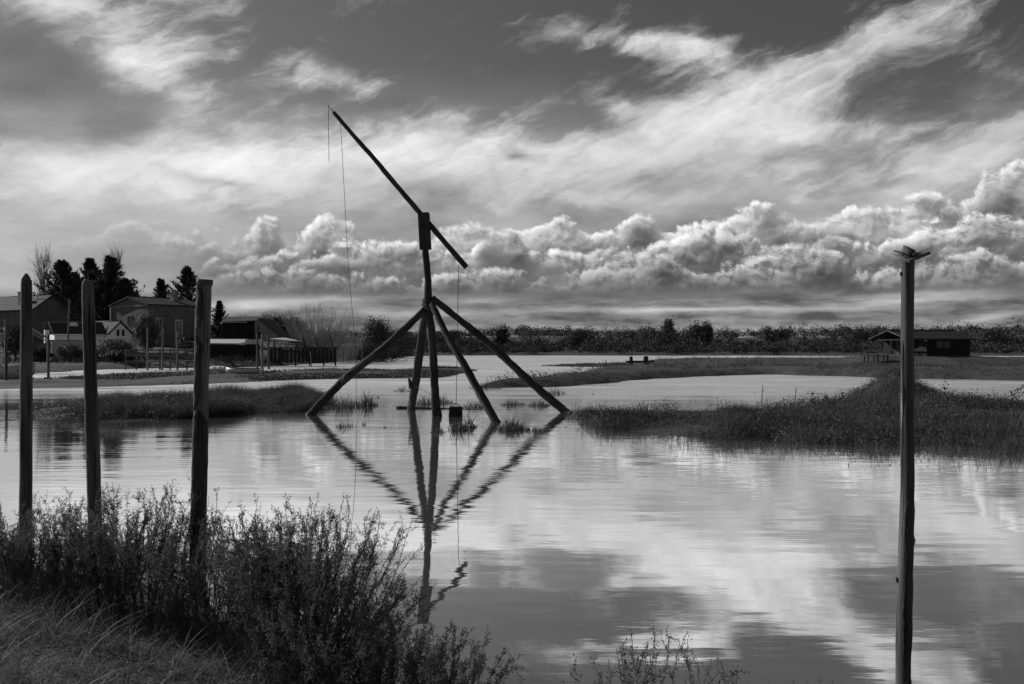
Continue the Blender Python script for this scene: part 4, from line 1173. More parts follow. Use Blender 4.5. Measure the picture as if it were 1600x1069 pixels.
conifer('broad ragged conifer between the pointed post and the leaning post', 97, 150, 408, 80, 601)
conifer('tall dark conifer directly behind the leaning post', 141, 152, 404, 70, 602)
conifer('very dense dark conifer with a bare poplar tip behind its top', 172, 146, 402, 92, 603, bare=.05)
conifer('lower conifer spreading towards the big stone house', 196, 150, 436, 66, 604, bare=.05)
conifer('bushy conifer filling the gap beside the leaning post', 118, 156, 428, 70, 608, bare=.02)
conifer('low bushy conifer under the dense one', 160, 144, 440, 90, 609, bare=.0)
conifer('small conifer showing over the gable of the big stone house', 252, 150, 436, 48, 605)
conifer('pointed conifer between the house chimney and the thick capped post', 293, 150, 417, 62, 606)
conifer('squat dark conifer between the thick capped post and the barn', 343, 146, 471, 34, 607, bare=.05)
leafy_tree('broad dark evergreen filling the gap under the ragged conifer', 100, 158, 432, 74, 634, None, 'dark_leaf', .22, 120, 40, 'evergreen_tree', 'tree', .05, 'dark conifers behind the houses', .2)
leafy_tree('broad dark evergreen joining the dense conifer to the lower one', 186, 158, 424, 70, 635, None, 'dark_leaf', .22, 120, 40, 'evergreen_tree', 'tree', .05, 'dark conifers behind the houses', .2)
leafy_tree('dark evergreen between the small and the pointed conifer', 274, 158, 446, 56, 636, None, 'dark_leaf', .2, 90, 36, 'evergreen_tree', 'tree', .05, 'dark conifers behind the houses', .2)
bare_tree('tall bare poplar rising between the pointed post and the ragged conifer', 69, 175, 391, 34, 611, None, 46, 420, 'poplar', 'twig', 'bare poplars', .8, 'poplar_tree')
bare_tree('bare poplar tip showing above the dense dark conifer', 178, 180, 390, 26, 612, None, 46, 380, 'poplar', 'twig', 'bare poplars', .8, 'poplar_tree')
bare_tree('wide bare willow with upright pale twigs in the middle of the village shore', 495, 128, 470, 96, 613, None, 220, 3300, 'dome', 'twig', None, .5, 'willow_tree')
bare_tree('smaller bare willow beside the jetty end', 535, 132, 497, 60, 614, None, 120, 1700, 'dome', 'twig', None, .4, 'willow_tree')
leafy_tree('round dark evergreen tree between the bare willow and the crane leg', 588, 150, 488, 60, 621)
leafy_tree('rounded dark bush in front of the big stone house', 229, 122, 484, 48, 622, None, 'bush', .12, 130, 40, 'garden_bush', 'bush', .0, None, .16)
leafy_tree('dark bush overhanging the garden behind the pointed post', 24, 108, 500, 60, 623, None, 'dark_leaf', .14, 90, 26, 'garden_bush', 'bush', .0)
leafy_tree('spreading dark hedge bush below the small white house', 176, 108, 527, 84, 624, None, 'bush', .14, 110, 30, 'garden_bush', 'bush', .0)
leafy_tree('grey bush in front of the pale garden wall', 110, 106, 534, 44, 625, None, 'bush', .12, 70, 26, 'garden_bush', 'bush', .0)
leafy_tree('dark rounded bush beside the pale garden wall under the lean-to shed', 66, 107, 542, 36, 631, None, 'dark_leaf', .12, 70, 30, 'garden_bush', 'bush', .0)
leafy_tree('wide dark bush at the garden end of the jetty', 188, 101, 545, 60, 632, None, 'dark_leaf', .12, 90, 30, 'garden_bush', 'bush', .0)
leafy_tree('small dark bush under the tall window of the stone house', 291, 124, 520, 34, 633, None, 'dark_leaf', .12, 60, 30, 'garden_bush', 'bush', .0)
leafy_tree('leafy tree behind the long slope of the pale barn gable', 420, 165, 488, 60, 626, None, 'leaf', .15, 90, 46)
leafy_tree('scrubby tree between the barn and the bare willow', 455, 165, 492, 70, 627, None, 'leaf', .15, 90, 46)
leafy_tree('leafy tree behind the dark half of the barn', 385, 170, 491, 80, 628, None, 'leaf', .15, 90, 46)
leafy_tree('dark low thicket behind the crane legs next to the round evergreen', 620, 175, 520, 110, 629, None, 'leaf', .15, 130, 46, 'thicket', 'bush', .0)
leafy_tree('dark low thicket at the shore under the round evergreen', 580, 138, 535, 110, 630, None, 'leaf', .14, 130, 46, 'thicket', 'bush', .0)
# trees that stand out along the far shore
def fz(px, D): return float(far_z(np.array([(px - 800) / F * D]), np.array([float(D)]))[0])
for px, D, py, w, sd, mt, lab in [
        (783, 300, 507, 27, 641, 'dark_leaf', 'small dark cone shaped tree alone on the far treeline'), (1044, 330, 495, 26, 642, 'dark_leaf', 'darkest tallest tree top on the far treeline'),
        (1088, 320, 500, 46, 643, 'leaf', 'broad rounded tree in the tall clump next to the darkest tree top'), (1104, 325, 499, 22, 644, 'dark_leaf', 'narrow dark tree at the hut end of the tall clump'),
        (1015, 310, 508, 50, 645, 'leaf', 'rounded tree with a bare tree behind, next to the darkest tree top'), (905, 320, 512, 50, 646, 'leaf', 'rounded tree on the far treeline beside the small bare tree'),
        (1340, 300, 510, 60, 647, 'leaf', 'bushy tree behind the porch side of the hut'), (1545, 260, 511, 90, 648, 'leaf', 'broad dark tree beyond the closed end of the hut'), (1610, 255, 515, 80, 649, 'leaf', 'dark tree cut off by the edge of the photo beyond the hut'), (700, 330, 515, 60, 650, 'leaf', 'low rounded tree on the far shore behind the crane legs'), (1210, 300, 512, 50, 651, 'leaf', 'rounded tree midway between the tall clump and the hut')]:
    leafy_tree(lab, px, D, py, w, sd, fz(px, D), mt, .28, 70, 44, 'far_tree', 'tree', .05, 'trees on the far shore', .24)
for px, D, py, w, sd, lab in [(961, 300, 499, 36, 661, 'bare tree with a wide fan of twigs on the far treeline'), (1012, 300, 496, 34, 662, 'bare tree close beside the darkest far tree top'), (820, 320, 503, 16, 663, 'thin bare tree next to the cone shaped tree'), (893, 320, 508, 24, 664, 'small bare tree midway along the far treeline'), (1465, 240, 503, 34, 665, 'bare tree top showing over the hut roof')]:
    bare_tree(lab, px, D, py, w, sd, fz(px, max(D, 230)), 40, 300, 'dome', 'dark_twig', 'bare trees on the far shore', .8)

# ------------------------------------------------------------------ houses
def tiles(rf, p0, p1, p2, p3, n_side, mat):
    """rows of roof tiles as raised courses across a roof plane p0-p1 (eave) p3-p2 (ridge)"""
    for k in range(n_side):
        t0 = k / n_side; t1 = (k + 1) / n_side
        a, b = p0.lerp(p3, t0), p1.lerp(p2, t0); c, d = p1.lerp(p2, t1), p0.lerp(p3, t1)
        nrm = (b - a).cross(d - a).normalized()
        if nrm.z < 0: nrm = -nrm
        m = MB(); m.slab([a + nrm * .07, b + nrm * .07, c + nrm * .035, d + nrm * .035], .03)
        m.build('tile_course', mat, rf)
def house(name, label, B, ang, wid, length, zg, ze, zr, wall, roof, over=.3, courses=0, group=None, cat='house', walls=True):
    """gable house: B = near corner, the gable runs from B along ang (x-axis turned), the length away at ang+90 deg"""
    t = thing(name, label, cat, (B.x, B.y, zg), ang, group)
    he, hr = ze - zg, zr - zg
    V3 = Vector
    if walls:
        m = MB()
        m.poly([V3((0, 0, -.6)), V3((wid, 0, -.6)), V3((wid, 0, he)), V3((wid / 2, 0, hr)), V3((0, 0, he))])
        m.poly([V3((wid, length, -.6)), V3((0, length, -.6)), V3((0, length, he)), V3((wid / 2, length, hr)), V3((wid, length, he))])
        m.poly([V3((0, length, -.6)), V3((0, 0, -.6)), V3((0, 0, he)), V3((0, length, he))])
        m.poly([V3((wid, 0, -.6)), V3((wid, length, -.6)), V3((wid, length, he)), V3((wid, 0, he))])
        m.build('wall', MAT[wall], t)
    sl = (hr - he) / (wid / 2)
    rp_ = MB()
    L0, L1 = V3((-over, -over, he - over * sl + .02)), V3((-over, length + over, he - over * sl + .02))
    R0, R1 = V3((wid + over, -over, he - over * sl + .02)), V3((wid + over, length + over, he - over * sl + .02))
    T0, T1 = V3((wid / 2, -over, hr + .02)), V3((wid / 2, length + over, hr + .02))
    up = V3((0, 0, .14))
    rp_.slab([L0 + up, T0 + up, T1 + up, L1 + up], .12); rp_.slab([T0 + up, R0 + up, R1 + up, T1 + up], .12)
    rf = rp_.build('roof', MAT[roof], t)
    if courses:
        tiles(rf, L0 + up, L1 + up, T1 + up, T0 + up, courses, MAT[roof]); tiles(rf, R1 + up, R0 + up, T0 + up, T1 + up, courses, MAT[roof])
    MB().tube([T0 + up + V3((0, 0, .02)), T1 + up + V3((0, 0, .02))], .12, 6).build('ridge_tiles', MAT[roof], rf)
    return t, rf
def window(t, c, w, h, face, frame='trim', bar=True, shut=None):
    """c local centre, face = outward normal axis ('-y','+x','-x')"""
    ax = {'-y': (Vector((1, 0, 0)), Vector((0, -1, 0))), '+x': (Vector((0, 1, 0)), Vector((1, 0, 0))), '-x': (Vector((0, -1, 0)), Vector((-1, 0, 0)))}[face]
    s, nn = ax; c = Vector(c)
    rot = Matrix((s, nn, s.cross(nn))).transposed()
    pane = MB().box(c + nn * .01, (w, .04, h), rot)
    f = MB()
    for k in (-1, 1):
        f.box(c + s * (k * (w / 2 + .05)) + nn * .03, (.12, .10, h + .2), rot)
        f.box(c + Vector((0, 0, k * (h / 2 + .05))) + nn * .035, (w, .10, .12), rot)
    if bar: f.box(c + nn * .045, (.07, .05, h), rot)
    wo_ = f.build('window', MAT[frame], t)
    pane.build('pane', MAT['glass'] if not shut else MAT[shut], wo_)
    return wo_
def chimney(rf, x, y, z0, z1, w=.6, mat='wall_grey'):
    MB().box((x, y, (z0 + z1) / 2), (w, w, z1 - z0)).box((x, y, z1 + .05), (w + .14, w + .14, .10)).build('chimney', MAT[mat], rf)
def zat(py, D): return H - (py - HZ) / F * D

# big stone house, gable to the left, long side to the right
B0 = PX(174, 530, 136); B1 = PX(232, 530, 131)
ang = math.atan2(B1.y - B0.y, B1.x - B0.x); wid = (B1 - B0).length
Ln = 8.2
t, rf = house('stone_house', 'big dark stone house with a low gable and a tall chimney behind the jetty', Vector((B0.x, B0.y, 0)), ang, math.hypot(B1.x - B0.x, B1.y - B0.y), Ln, 2.0, zat(478, 134), zat(465, 132), 'wall_stone', 'roof', .3, 9)
wd = math.hypot(B1.x - B0.x, B1.y - B0.y)
window(t, (wd, 4.6, 2.0), .9, 3.2, '+x')
window(t, (wd, 1.6, 3.3), .8, 1.0, '+x', 'wall_pale')
window(t, (wd * .5, 0, 3.6), .8, 1.1, '-y', 'wall_grey')
MB().tube([(-.06, -.06, 0), (-.06, -.06, zat(478, 134) - 2.0)], .09, 8).build('downpipe', MAT['wall_pale'], t)
MB().box((wd + .12, Ln - 1.0, 2.6), (.3, .34, 5.4)).build('pilaster', MAT['wall_pale'], t)
MB().tube([(wd + .2, Ln - .15, 0), (wd + .2, Ln - .15, 5.2)], .12, 8).build('downpipe', MAT['wall_pale'], t)
MB().box((wd / 2, -.04, zat(480, 134) - 2.0 + .15), (wd * .96, .10, .22)).build('string_course', MAT['wall_grey'], t)
chimney(rf, wd * .72, 5.6, zat(478, 134) - 2.0, zat(459, 134) - 2.0, .75)

# far left house with its gable towards the right
B0 = PX(-60, 525, 136); B1 = PX(52, 525, 128)
B2 = PX(106, 525, 132)
ang = math.atan2(B2.y - B1.y, B2.x - B1.x); wd = math.hypot(B2.x - B1.x, B2.y - B1.y)
t, rf = house('dark_house', 'long dark roofed house whose gable stands behind the pointed post', Vector((B1.x, B1.y, 0)), ang, wd, 16.0, 2.0, zat(484, 130), zat(463, 130), 'wall_dark', 'roof', .35, 9)
chimney(rf, wd * .5 - 1.6, 4.2, zat(480, 130) - 2.0, zat(458, 132) - 2.0, .55)
MB().tube([(wd * .5 - .9, 1.6, zat(474, 130) - 2.0), (wd * .5 - .9, 1.6, zat(458, 130) - 2.0)], .09, 8).build('flue_pipe', MAT['wall_pale'], rf)
window(t, (wd * .35, 0, 2.6), .8, 1.1, '-y', 'wall_grey')

# small white house with a dark roof, skylight and two shuttered windows
B0 = PX(170, 531, 119); B1 = PX(206, 531, 121)
ang = math.atan2(B1.y - B0.y, B1.x - B0.x); wd = math.hypot(B1.x - B0.x, B1.y - B0.y)
Lw = 8.6; zg = zat(531, 119)
t, rf = house('white_house', 'small white gabled house with dark roof, skylight and two shuttered windows', Vector((B0.x, B0.y, 0)), ang, wd, Lw, zg, zat(522, 119), zat(504, 119.5), 'wall_white', 'roof_dark', .14, 7)
for k in (-.32, .32):
    window(t, (wd * .5 + k, 0, .85), .36, .80, '-y', 'wall_white', False, 'dark')
# long low wing running left from the small white house
A0 = PX(85, 531, 116); A1 = PX(168, 531, 119.4)
wing = thing('low_wing', 'long dark roofed wing with a bright skylight joined to the white gable', 'house', (A0.x, A0.y, zg), math.atan2(A1.y - A0.y, A1.x - A0.x))
lw = math.hypot(A1.x - A0.x, A1.y - A0.y)
hw = zat(523, 117) - zg; hrw = zat(502.5, 119) - zg
MB().box((lw / 2, .15, hw / 2 - .4), (lw, .3, hw + .8)).box((.15, 2.2, hw / 2), (.3, 3.8, hw)).build('wall', MAT['wall_white'], wing)
rw = MB().slab([(-.2, -.25, hw + .02), (lw - .05, -.25, hw + .02), (lw - .05, 2.6, hrw), (-.2, 2.6, hrw)], .10).build('roof', MAT['roof_dark'], wing)
tiles(rw, Vector((-.2, -.25, hw + .02)), Vector((lw - .05, -.25, hw + .02)), Vector((lw - .05, 2.6, hrw)), Vector((-.2, 2.6, hrw)), 7, MAT['roof_dark'])
MB().tube([(-.2, -.32, hw - .02), (lw, -.32, hw - .02)], .06, 6).build('gutter', MAT['wall_white'], wing)
q0 = lambda u, v: Vector((lw * u, -.25 + 2.85 * v, hw + .02 + (hrw - hw - .02) * v + .13))
MB().slab([q0(.32, .58), q0(.49, .58), q0(.49, .86), q0(.32, .86)], .05).build('skylight', plain('sky_reflection_glass', .7, .05, 1, .12, spec=1.0), rw)  # pane's pale base colour paints in the reflected bright sky
MB().box((-.75, .4, hw * .4), (.5, .5, hw + 1.2)).build('pier', MAT['wall_white'], wing)

# pale garden wall below the wing
g0 = PX(80, 562, 110); g1 = PX(142, 562, 112)
gw = thing('garden_wall', 'pale rendered garden wall below the low wing', 'wall', (g0.x, g0.y, .4), math.atan2(g1.y - g0.y, g1.x - g0.x))
gl = math.hypot(g1.x - g0.x, g1.y - g0.y)
MB().box((gl / 2, 0, 1.1), (gl, .25, 2.6)).build('wall', MAT['wall_pale'], gw)
MB().box((gl / 2, 0, 2.44), (gl + .06, .34, .08)).build('coping', MAT['wall_grey'], gw)
g0 = PX(120, 552, 107); g1 = PX(146, 552, 107)
gw = thing('garden_wall', 'short lower grey wall in front of the pale garden wall', 'wall', (g0.x, g0.y, .4))
MB().box((.9, 0, .6), (1.9, .25, 1.5)).build('wall', MAT['wall_grey'], gw)
MB().box((.9, 0, 1.39), (1.96, .32, .08)).build('coping', MAT['wall_grey'], gw)

# lean-to shed with pale sheet roof behind the pointed post
s0 = PX(50, 560, 106)
sh = thing('lean_to_shed', 'lean-to shed with pale sloping roof edge next to the pointed post', 'shed', (s0.x, s0.y, .5))
def sl(px, py, D): return PX(px, py, D) - Vector((s0.x, s0.y, .5))
MB().slab([sl(46, 512, 106), sl(77, 529, 106), sl(74, 526, 109), sl(44, 509, 109)], .10).build('roof', MAT['roof_dark'], sh)
MB().beam(sl(46, 514, 105.9), sl(76.5, 530.5, 105.9), .18, .06).build('fascia', MAT['sheet'], sh)
MB().beam(sl(48, 520, 105.85), sl(75, 534, 105.85), .12, .06).build('fascia', MAT['sheet'], sh)
for px in (54, 74):
    MB().beam(sl(px, 562, 106.1), sl(px, 521 if px < 60 else 532, 106.1), .16, .16).build('post', MAT['board'], sh)
MB().box(sl(63, 552, 108.8), (1.7, .1, 2.2)).build('back_wall', MAT['wall_grey'], sh)

# barn with pale half gable
D0 = 128
b0 = PX(398, 530, D0)
bn = thing('barn', 'dark barn with a pale sloping gable end beyond the quay shed', 'barn', (b0.x, b0.y, zat(532, D0)))
def bl(px, py, D=D0): return PX(px, py, D) - bn.location
m = MB(); gp_ = [(398, 534), (440, 534), (440, 527), (410, 502), (405, 499), (398, 500)]
m.slab([bl(x, y) for x, y in gp_], .25)
m.build('gable_wall', MAT['wall_grey'], bn)
MB().box((bl(369, 517) + Vector((0, 2.4, 0))), (4.7, .2, 2.6)).build('wall', MAT['tarboard'], bn)
for k in range(9):
    MB().box(bl(342.5 + 6.6 * k, 518) + Vector((0, 2.27, 0)), (.50, .05, 2.4 + .05 * (k % 3))).build('plank', MAT['tarboard'], bn)
rb = MB().slab([bl(338, 502) + Vector((0, 1.9, 0)), bl(399, 500) + Vector((0, 1.9, 0)), bl(399, 492) + Vector((0, 5.5, 0)), bl(338, 493) + Vector((0, 5.5, 0))], .12)
rb.build('roof', MAT['roof_dark'], bn)
MB().beam(bl(341, 503) + Vector((0, 1.85, 0)), bl(380, 503) + Vector((0, 1.85, 0)), .07, .12).build('gutter', MAT['wall_pale'], bn)
MB().slab([bl(404, 497.5) + Vector((0, -.2, .06)), bl(441, 527.5) + Vector((0, -.2, .06)), bl(441, 527.5) + Vector((0, 6.2, .06)), bl(404, 497.5) + Vector((0, 6.2, .06))], .10).build('roof', MAT['roof_dark'], bn)
MB().box(bl(404, 513) + Vector((0, -.02, 0)), (.16, .08, .5)).build('slit_window', MAT['dark'], bn)
MB().box(bl(403.5, 524) + Vector((0, -.02, 0)), (.62, .08, .9)).build('doorway', MAT['dark'], bn)

# flat roofed shed and open canopy on the quay
D1 = 112
c0 = PX(358, 572, D1)
fs = thing('quay_shed', 'long dark quay shed with a bright flat sheet roof', 'shed', (c0.x, c0.y, .4))
def fl(px, py, D=D1): return PX(px, py, D) - fs.location
MB().slab([fl(318, 536), fl(372, 536.5), fl(387, 533.5, D1 + 1.5), fl(387, 530, D1 + 4), fl(318, 529.8, D1 + 4)], .10).build('roof', MAT['sheet'], fs)
MB().box(fl(350, 556) + Vector((0, .5, 0)), (4.9, .2, 2.4)).build('wall', MAT['tarboard'], fs)
for k in range(10):
    MB().box(fl(322 + 6.8 * k, 555) + Vector((0, .35, 0)), (.45, .05, 2.3 + .06 * (k % 2))).build('plank', MAT['tarboard'], fs)
MB().box(fl(397, 534), (1.6, 1.6, .5)).build('store_box', MAT['wall_pale'], fs)
MB().box(fl(392, 553) + Vector((0, .6, 0)), (1.6, .2, 2.2)).build('wall', MAT['tarboard'], fs)
cn = thing('canopy', 'open canopy with a pale flat roof on thin posts beside the barn', 'canopy', (fl(450, 560) + fs.location))
def cl(px, py, D=D1): return PX(px, py, D) - cn.location
MB().slab([cl(421, 529), cl(425, 532), cl(472, 533.4), cl(445, 527.6, D1 + 3)], .08).build('roof', MAT['sheet'], cn)
for px, d in ((428, 0), (446, 0), (466, 0), (430, 2.4), (450, 2.4)):
    MB().beam(cl(px, 566, D1 + d), cl(px, 531 if d == 0 else 529.5, D1 + d), .10, .10).build('post', MAT['board'], cn)
for px in (437, 455):
    MB().beam(cl(px - 5, 534), cl(px, 541), .07, .07, (0, 1, 0)).build('brace', MAT['board'], cn)
    MB().beam(cl(px + 5, 534), cl(px, 541), .07, .07, (0, 1, 0)).build('brace', MAT['board'], cn)

# ------------------------------------------------------------------ jetties, fences and stakes on the village shore
def stake(label, px, py_top, py_bot, D, w=.2, dx=0, mat='board', group='stakes along the village shore'):
    b = PX(px + dx, py_bot, D)
    m = MB(); m.tube([(0, 0, -.5), ((PX(px, (py_top + py_bot) / 2, D) - b) + Vector((dx * D / F * .5, 0, 0))), PX(px, py_top, D) - b], [w / 2, w / 2, w / 2 * .9], 8, .06, .3)
    return tag(m.build('stake', MAT[mat], None, b), label, 'stake', group)
DJ = 94
jt = thing('jetty', 'grey plank jetty with rails and three tall stakes below the stone house', 'jetty', PX(250, 570, DJ))
def jl(px, py, D=DJ): return PX(px, py, D) - jt.location
for y in (547.5, 555.5):
    MB().beam(jl(195, y), jl(312, y), .10, .14).build('rail', MAT['pale_wood'], jt)
MB().beam(jl(232, 563.5, DJ - .3), jl(304, 563.5, DJ - .3), .35, .12).build('walkway', MAT['bright_wood'], jt)
MB().beam(jl(196, 564.5), jl(312, 564.5), .10, .12).build('rail', MAT['board'], jt)
for px in (196, 213, 250, 266, 292, 308):
    MB().beam(jl(px, 578), jl(px, 545.5), .12, .12).build('jetty_post', MAT['board'], jt)
for a_, b_ in (((198, 555), (212, 548)), ((213, 555), (228, 548))):
    MB().beam(jl(*a_), jl(*b_), .07, .07, (0, 1, 0)).build('brace', MAT['pale_wood'], jt)
for k in range(4):
    MB().beam(jl(286, 573 - 5 * k), jl(304, 571.5 - 5 * k), .30, .07).build('step', MAT['board'], jt)
for k in range(3):
    MB().beam(jl(268 + 4 * k, 535 + 5 * k, DJ + 4), jl(306, 534 + 5.6 * k, DJ + 4), .10, .12).build('upper_rail', MAT['board'], jt)
for px in (272, 290, 304):
    MB().beam(jl(px, 560, DJ + 4), jl(px, 532, DJ + 4), .10, .10).build('jetty_post', MAT['board'], jt)
stake('tall thin stake at the garden end of the jetty', 230.5, 512, 584, 92, .17, mat='pale_wood')
stake('tall thin stake in the middle of the jetty', 255, 513, 584, 92, .18, -2, mat='pale_wood')
stake('shortest of the three jetty stakes, nearest the thick capped post', 277, 518, 582, 92, .18, mat='pale_wood')
stake('dark stake in front of the white motorboat', 9.5, 499, 610, 64, .2)
stake('stake standing before the pale garden wall', 75.5, 523, 604, 72, .2)
stake('pale leaning flagpole behind the leaning post', 109, 468, 530, 112, .2, -3, 'pale_wood')
stake('darkest stake of the three at the quay shed corner', 402, 520, 579, 96, .2)
stake('pale thick stake, middle of the three at the quay shed corner', 409.5, 523, 579, 95, .24, 0, 'pale_wood')
stake('slightly leaning stake of the three at the quay shed corner', 418.5, 524, 578, 96, .22, 2)
stake('tilted stake on the quay nearest the canopy', 472, 526, 552, 112, .26, 9)
stake('tilted stake on the quay between the two other tilted ones', 491, 526, 555, 112, .26, 8)
stake('tilted stake on the quay farthest from the canopy', 514, 523, 556, 112, .26, 10)
stake('thin upright stake near the rope end', 566, 532, 562, 120, .18)
qf = thing('quay_fence', 'dark plank quay fence in front of the bare willow', 'fence', PX(480, 566, 108))
def ql(px, py, D=108): return PX(px, py, D) - qf.location
for k in range(17):
    px = 424 + 6.2 * k
    MB().box(ql(px, 556 + .4 * math.sin(k * 2.1)), (.36, .06, 1.35 + .12 * (k % 3))).build('plank', MAT['tarboard'], qf)
MB().beam(ql(420, 543.5), ql(528, 544), .12, .14).build('rail', MAT['tarboard'], qf)
for px in (440, 462, 484, 506, 524):
    MB().beam(ql(px, 572, 107.9), ql(px, 541.5, 107.9), .14, .14).build('fence_post', MAT['tarboard'], qf)
MB().beam(ql(470, 552, 1010.0), ql(481, 552, 1010.0), .05, .3).build('board', MAT['board'], qf)
stake('pale crooked stick leaning on the quay fence', 485, 549, 570, 106, .10, 2, 'pale_wood')
gp = PX(345, 570, 94)
gw_ = thing('gangway', 'bare plank gangway sloping down to the dinghy', 'gangway', gp)
def gl_(px, py, d=0): return PX(px, py, 94 + d) - gp
MB().beam(gl_(328, 562), gl_(360, 573.5), .5, .10, (0, 0, 1)).build('deck', MAT['pale_wood'], gw_)
for d in (-.27, .27):
    MB().beam(gl_(328, 561.4, d), gl_(360, 572.9, d), .06, .14, (0, 1, 0)).build('side_rail', MAT['pale_wood'], gw_)
for i, px in enumerate((333, 352, 371, 390, 411)):
    stake(['short mooring stub beside the tarpaulin boat', 'short mooring stub between tarpaulin boat and dinghy', 'short mooring stub at the bow of the dinghy', 'short mooring stub at the stern of the dinghy', 'short mooring stub beyond the dinghy by the quay stakes'][i], px, 575, 583, 88, .16, 0, 'board', 'mooring stubs by the dinghy')
# posts and sluice on the far spit
stake('narrower sluice stump at the tip of the grass spit', 986, 557, 567, 118, .45, 0, 'tarboard', 'sluice stumps')
stake('wider sluice stump at the tip of the grass spit', 1009, 556.5, 566, 118, .6, 0, 'tarboard', 'sluice stumps')
P0 = PX(978, 565.5, 117.5)
tag(MB().beam((0, 0, 0), PX(1022, 565, 117.5) - P0, .3, .25).build('sluice_beam', MAT['tarboard'], None, P0), 'dark low beam under the two sluice stumps', 'beam')
stake('thin stick in the water at the end of the grass spit', 946.5, 562, 579, 98, .09, 0, 'board')

# ------------------------------------------------------------------ boats
def hull(name, label, c, L, W, hgt, ang, mat, sheer=.25, cat='boat', deck=None):
    t = thing(name, label, cat, c, ang, None)
    ns, nr = 15, 7
    v, f = [], []
    for i in range(ns):
        u = i / (ns - 1) * 2 - 1
        wv_ = W / 2 * (1 - max(0, u) ** 2.4) * (1 - .25 * max(0, -u) ** 4)
        top = hgt * (1 + sheer * max(0, u) ** 2)
        keel = hgt * .55 * max(0, u) ** 3
        for k in range(nr):
            a = math.pi * k / (nr - 1)
            xx = -math.cos(a); zz = math.sin(a) ** .7
            v.append((u * L / 2, xx * max(wv_, .02), top - (top - keel) * zz))
    for i in range(ns - 1):
        for k in range(nr - 1):
            f.append((i * nr + k, i * nr + k + 1, (i + 1) * nr + k + 1, (i + 1) * nr + k))
    f.append(tuple(range(nr)))
    me = bpy.data.meshes.new('hull'); me.from_pydata(v, [], f); me.update(); me.materials.append(MAT[mat])
    for p_ in me.polygons: p_.use_smooth = True
    h_ = link('hull', me, t)
    md = h_.modifiers.new('thick', 'SOLIDIFY'); md.thickness = .05; md.offset = 1
    g = MB()
    for k in (0, nr - 1):
        g.tube([v[i * nr + k] for i in range(ns)], .035, 6)
    g.build('gunwale', MAT['board'], t)
    return t
c = AT(8, 593); bt = hull('motorboat', 'white motorboat moored behind the pointed post, partly out of frame', (c.x - .5, c.y, -.12), 5.0, 1.9, .95, R(0), 'hull')
MB().slab([(-2.4, -.85, .86), (1.2, -.85, .88), (1.2, .85, .88), (-2.4, .85, .86)], .05).build('deck', MAT['wall_pale'], bt)
cb = MB().box((-.6, 0, 1.35), (1.2, 1.3, .95)).build('cabin', MAT['hull'], bt)
for s in (-1, 1): MB().box((-.6, s * .66, 1.5), (.9, .03, .35)).build('cabin_window', MAT['glass'], cb)
MB().box((-.6, 0, 1.86), (1.4, 1.45, .07)).build('cabin_roof', MAT['hull'], cb)
MB().slab([(-2.3, -.935, .70), (2.0, -.6, .78), (2.0, -.55, .72), (-2.3, -.90, .64)], .02).build('rubbing_strake', MAT['board'], bt)
c = AT(381, 588.5); bt = hull('dinghy', 'pale open dinghy pulled up on the mud below the gangway', (c.x, c.y, .22), 2.7, 1.15, .38, R(172), 'hull')
for x_ in (-.6, .3): MB().box((x_, 0, .30), (.22, .95, .04)).build('thwart', MAT['pale_wood'], bt)
c = AT(340, 584); tp = thing('covered_boat', 'small boat under a bright tarpaulin beside the dinghy', 'boat', (c.x, c.y, .2))
r = np.random.default_rng(9)
gxx, gyy = np.meshgrid(np.linspace(-.85, .85, 14), np.linspace(-.5, .5, 9))
gzz = .42 * np.sqrt(np.clip(1 - (gxx / .88) ** 4, 0, 1)) * (1 - .6 * np.abs(gyy / .5) ** 2.5) + .03 * np.sin(gxx * 14 + gyy * 4)
ii = np.arange(gxx.size).reshape(gxx.shape)
link('tarpaulin', np_mesh('tarpaulin', np.stack([gxx, gyy, gzz], -1).reshape(-1, 3), quads=np.stack([ii[:-1, :-1], ii[:-1, 1:], ii[1:, 1:], ii[1:, :-1]], -1).reshape(-1, 4), mat=MAT['trim'], smooth=True), tp)
MB().box((0, 0, .06), (1.75, 1.02, .16), None, 0, .03).build('hull', MAT['hull'], tp)

# ------------------------------------------------------------------ hut on the right
D2 = 120
k0 = PX(1364, 552, 121); k1 = PX(1418, 552, 116)
zg = 1.15
ang = math.atan2(k1.y - k0.y, k1.x - k0.x); wd = math.hypot(k1.x - k0.x, k1.y - k0.y)
t, rf = house('wooden_hut', 'low dark wooden hut with a porch gable and a long roof behind the slim post', Vector((k0.x, k0.y, 0)), ang, wd, 10.0, zg, zat(530.5, D2), zat(518.5, D2 - 1), 'tarboard', 'roof', .35, 6, None, 'hut', False)
he = zat(530.5, D2) - zg; hr_ = zat(518.5, D2 - 1) - zg
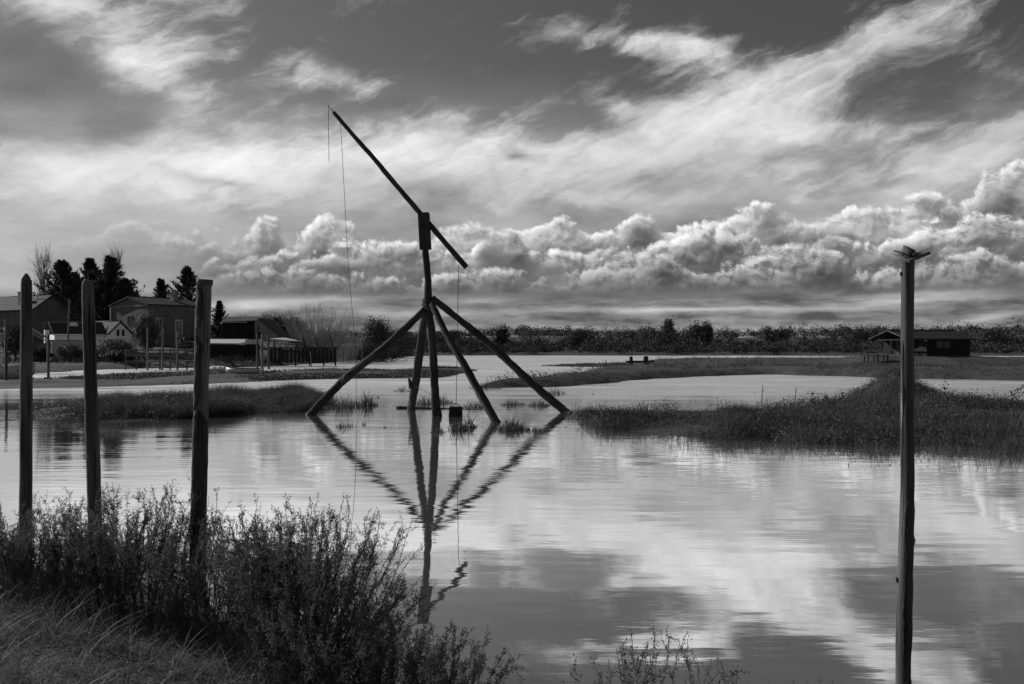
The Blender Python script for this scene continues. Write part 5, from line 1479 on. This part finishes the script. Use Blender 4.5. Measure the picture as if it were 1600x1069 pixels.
# cabin walls stand back behind the porch
m = MB()
m.poly([(0, 1.9, -.4), (wd, 1.9, -.4), (wd, 1.9, he), (wd / 2, 1.9, hr_), (0, 1.9, he)])
m.poly([(wd, 10.0, -.4), (0, 10.0, -.4), (0, 10.0, he), (wd / 2, 10.0, hr_), (wd, 10.0, he)])
m.poly([(0, 10.0, -.4), (0, 1.9, -.4), (0, 1.9, he), (0, 10.0, he)])
m.poly([(wd, 1.9, -.4), (wd, 10.0, -.4), (wd, 10.0, he), (wd, 1.9, he)])
m.build('wall', MAT['tarboard'], t)
for k in range(24):
    if 7 <= k <= 14 : continue
    MB().box((wd + .04, 2.0 + .325 * k, he / 2 - .1), (.05, .29, he + .15)).build('plank', MAT['tarboard'], t)
for k in range(20):
    MB().box((.15 + .33 * k, 1.86, he / 2 - .1), (.29, .05, he + .1)).build('plank', MAT['tarboard'], t)
for x_ in (.08, wd * .55, wd - .08):
    MB().box((x_, 0, he / 2 - .2), (.14, .14, he + .4)).build('porch_post', MAT['tarboard'], t)
MB().beam((-.1, -.05, he - .05), (wd + .1, -.05, he - .05), .14, .16).build('tie_beam', MAT['tarboard'], t)
window(t, (wd, 5.6, 1.2), 2.3, .85, '+x', 'tarboard', True, 'wall_dark')
MB().box((wd * .42, 1.84, .85), (.8, .06, 1.9)).build('door', MAT['board'], t)
window(t, (wd * .8, 1.84, 1.1), .5, .6, '-y', 'wall_grey')
MB().box((wd / 2, 1.0, -.05), (wd + 1.0, 2.4, .12)).build('porch_deck', MAT['board'], t)
for L0_, L1_ in (((-1.6, -.3, .45), (wd * .55, -.3, .45)),):
    MB().beam(L0_, L1_, .10, .10).build('porch_rail', MAT['tarboard'], t)
for x_ in (-1.6, -.6, .9):
    MB().box((x_, -.3, .1), (.1, .1, .8)).build('rail_post', MAT['tarboard'], t)
sl_ = (hr_ - he) / (wd / 2)
for s in (0, 1):
    a_ = Vector((-.36 if s == 0 else wd + .36, -.38, he - .36 * sl_ + .12)); b_ = Vector((wd / 2, -.38, hr_ + .12))
    MB().beam(a_, b_, .05, .16, (0, 1, 0)).build('barge_board', MAT['pale_wood'], t)
MB().tube([(wd * .52, 7.5, hr_), (wd * .52, 7.5, hr_ + .65)], .09, 8).box((wd * .52, 7.5, hr_ + .7), (.3, .3, .08)).build('flue_pipe', MAT['iron'], rf)
gp = PX(1352, 557, 112)
bx_ = thing('landing_stage', 'small low landing stage in front of the porch of the hut', 'jetty', (gp.x, gp.y, .4))
for k in range(7):
    MB().box((.2 + .34 * k, 0, .75), (.30, 1.4, .06)).build('plank', MAT['tarboard'], bx_)
for x_ in (.1, 1.2, 2.3):
    for y_ in (-.6, .6): MB().box((x_, y_, .3), (.12, .12, .9)).build('leg', MAT['tarboard'], bx_)
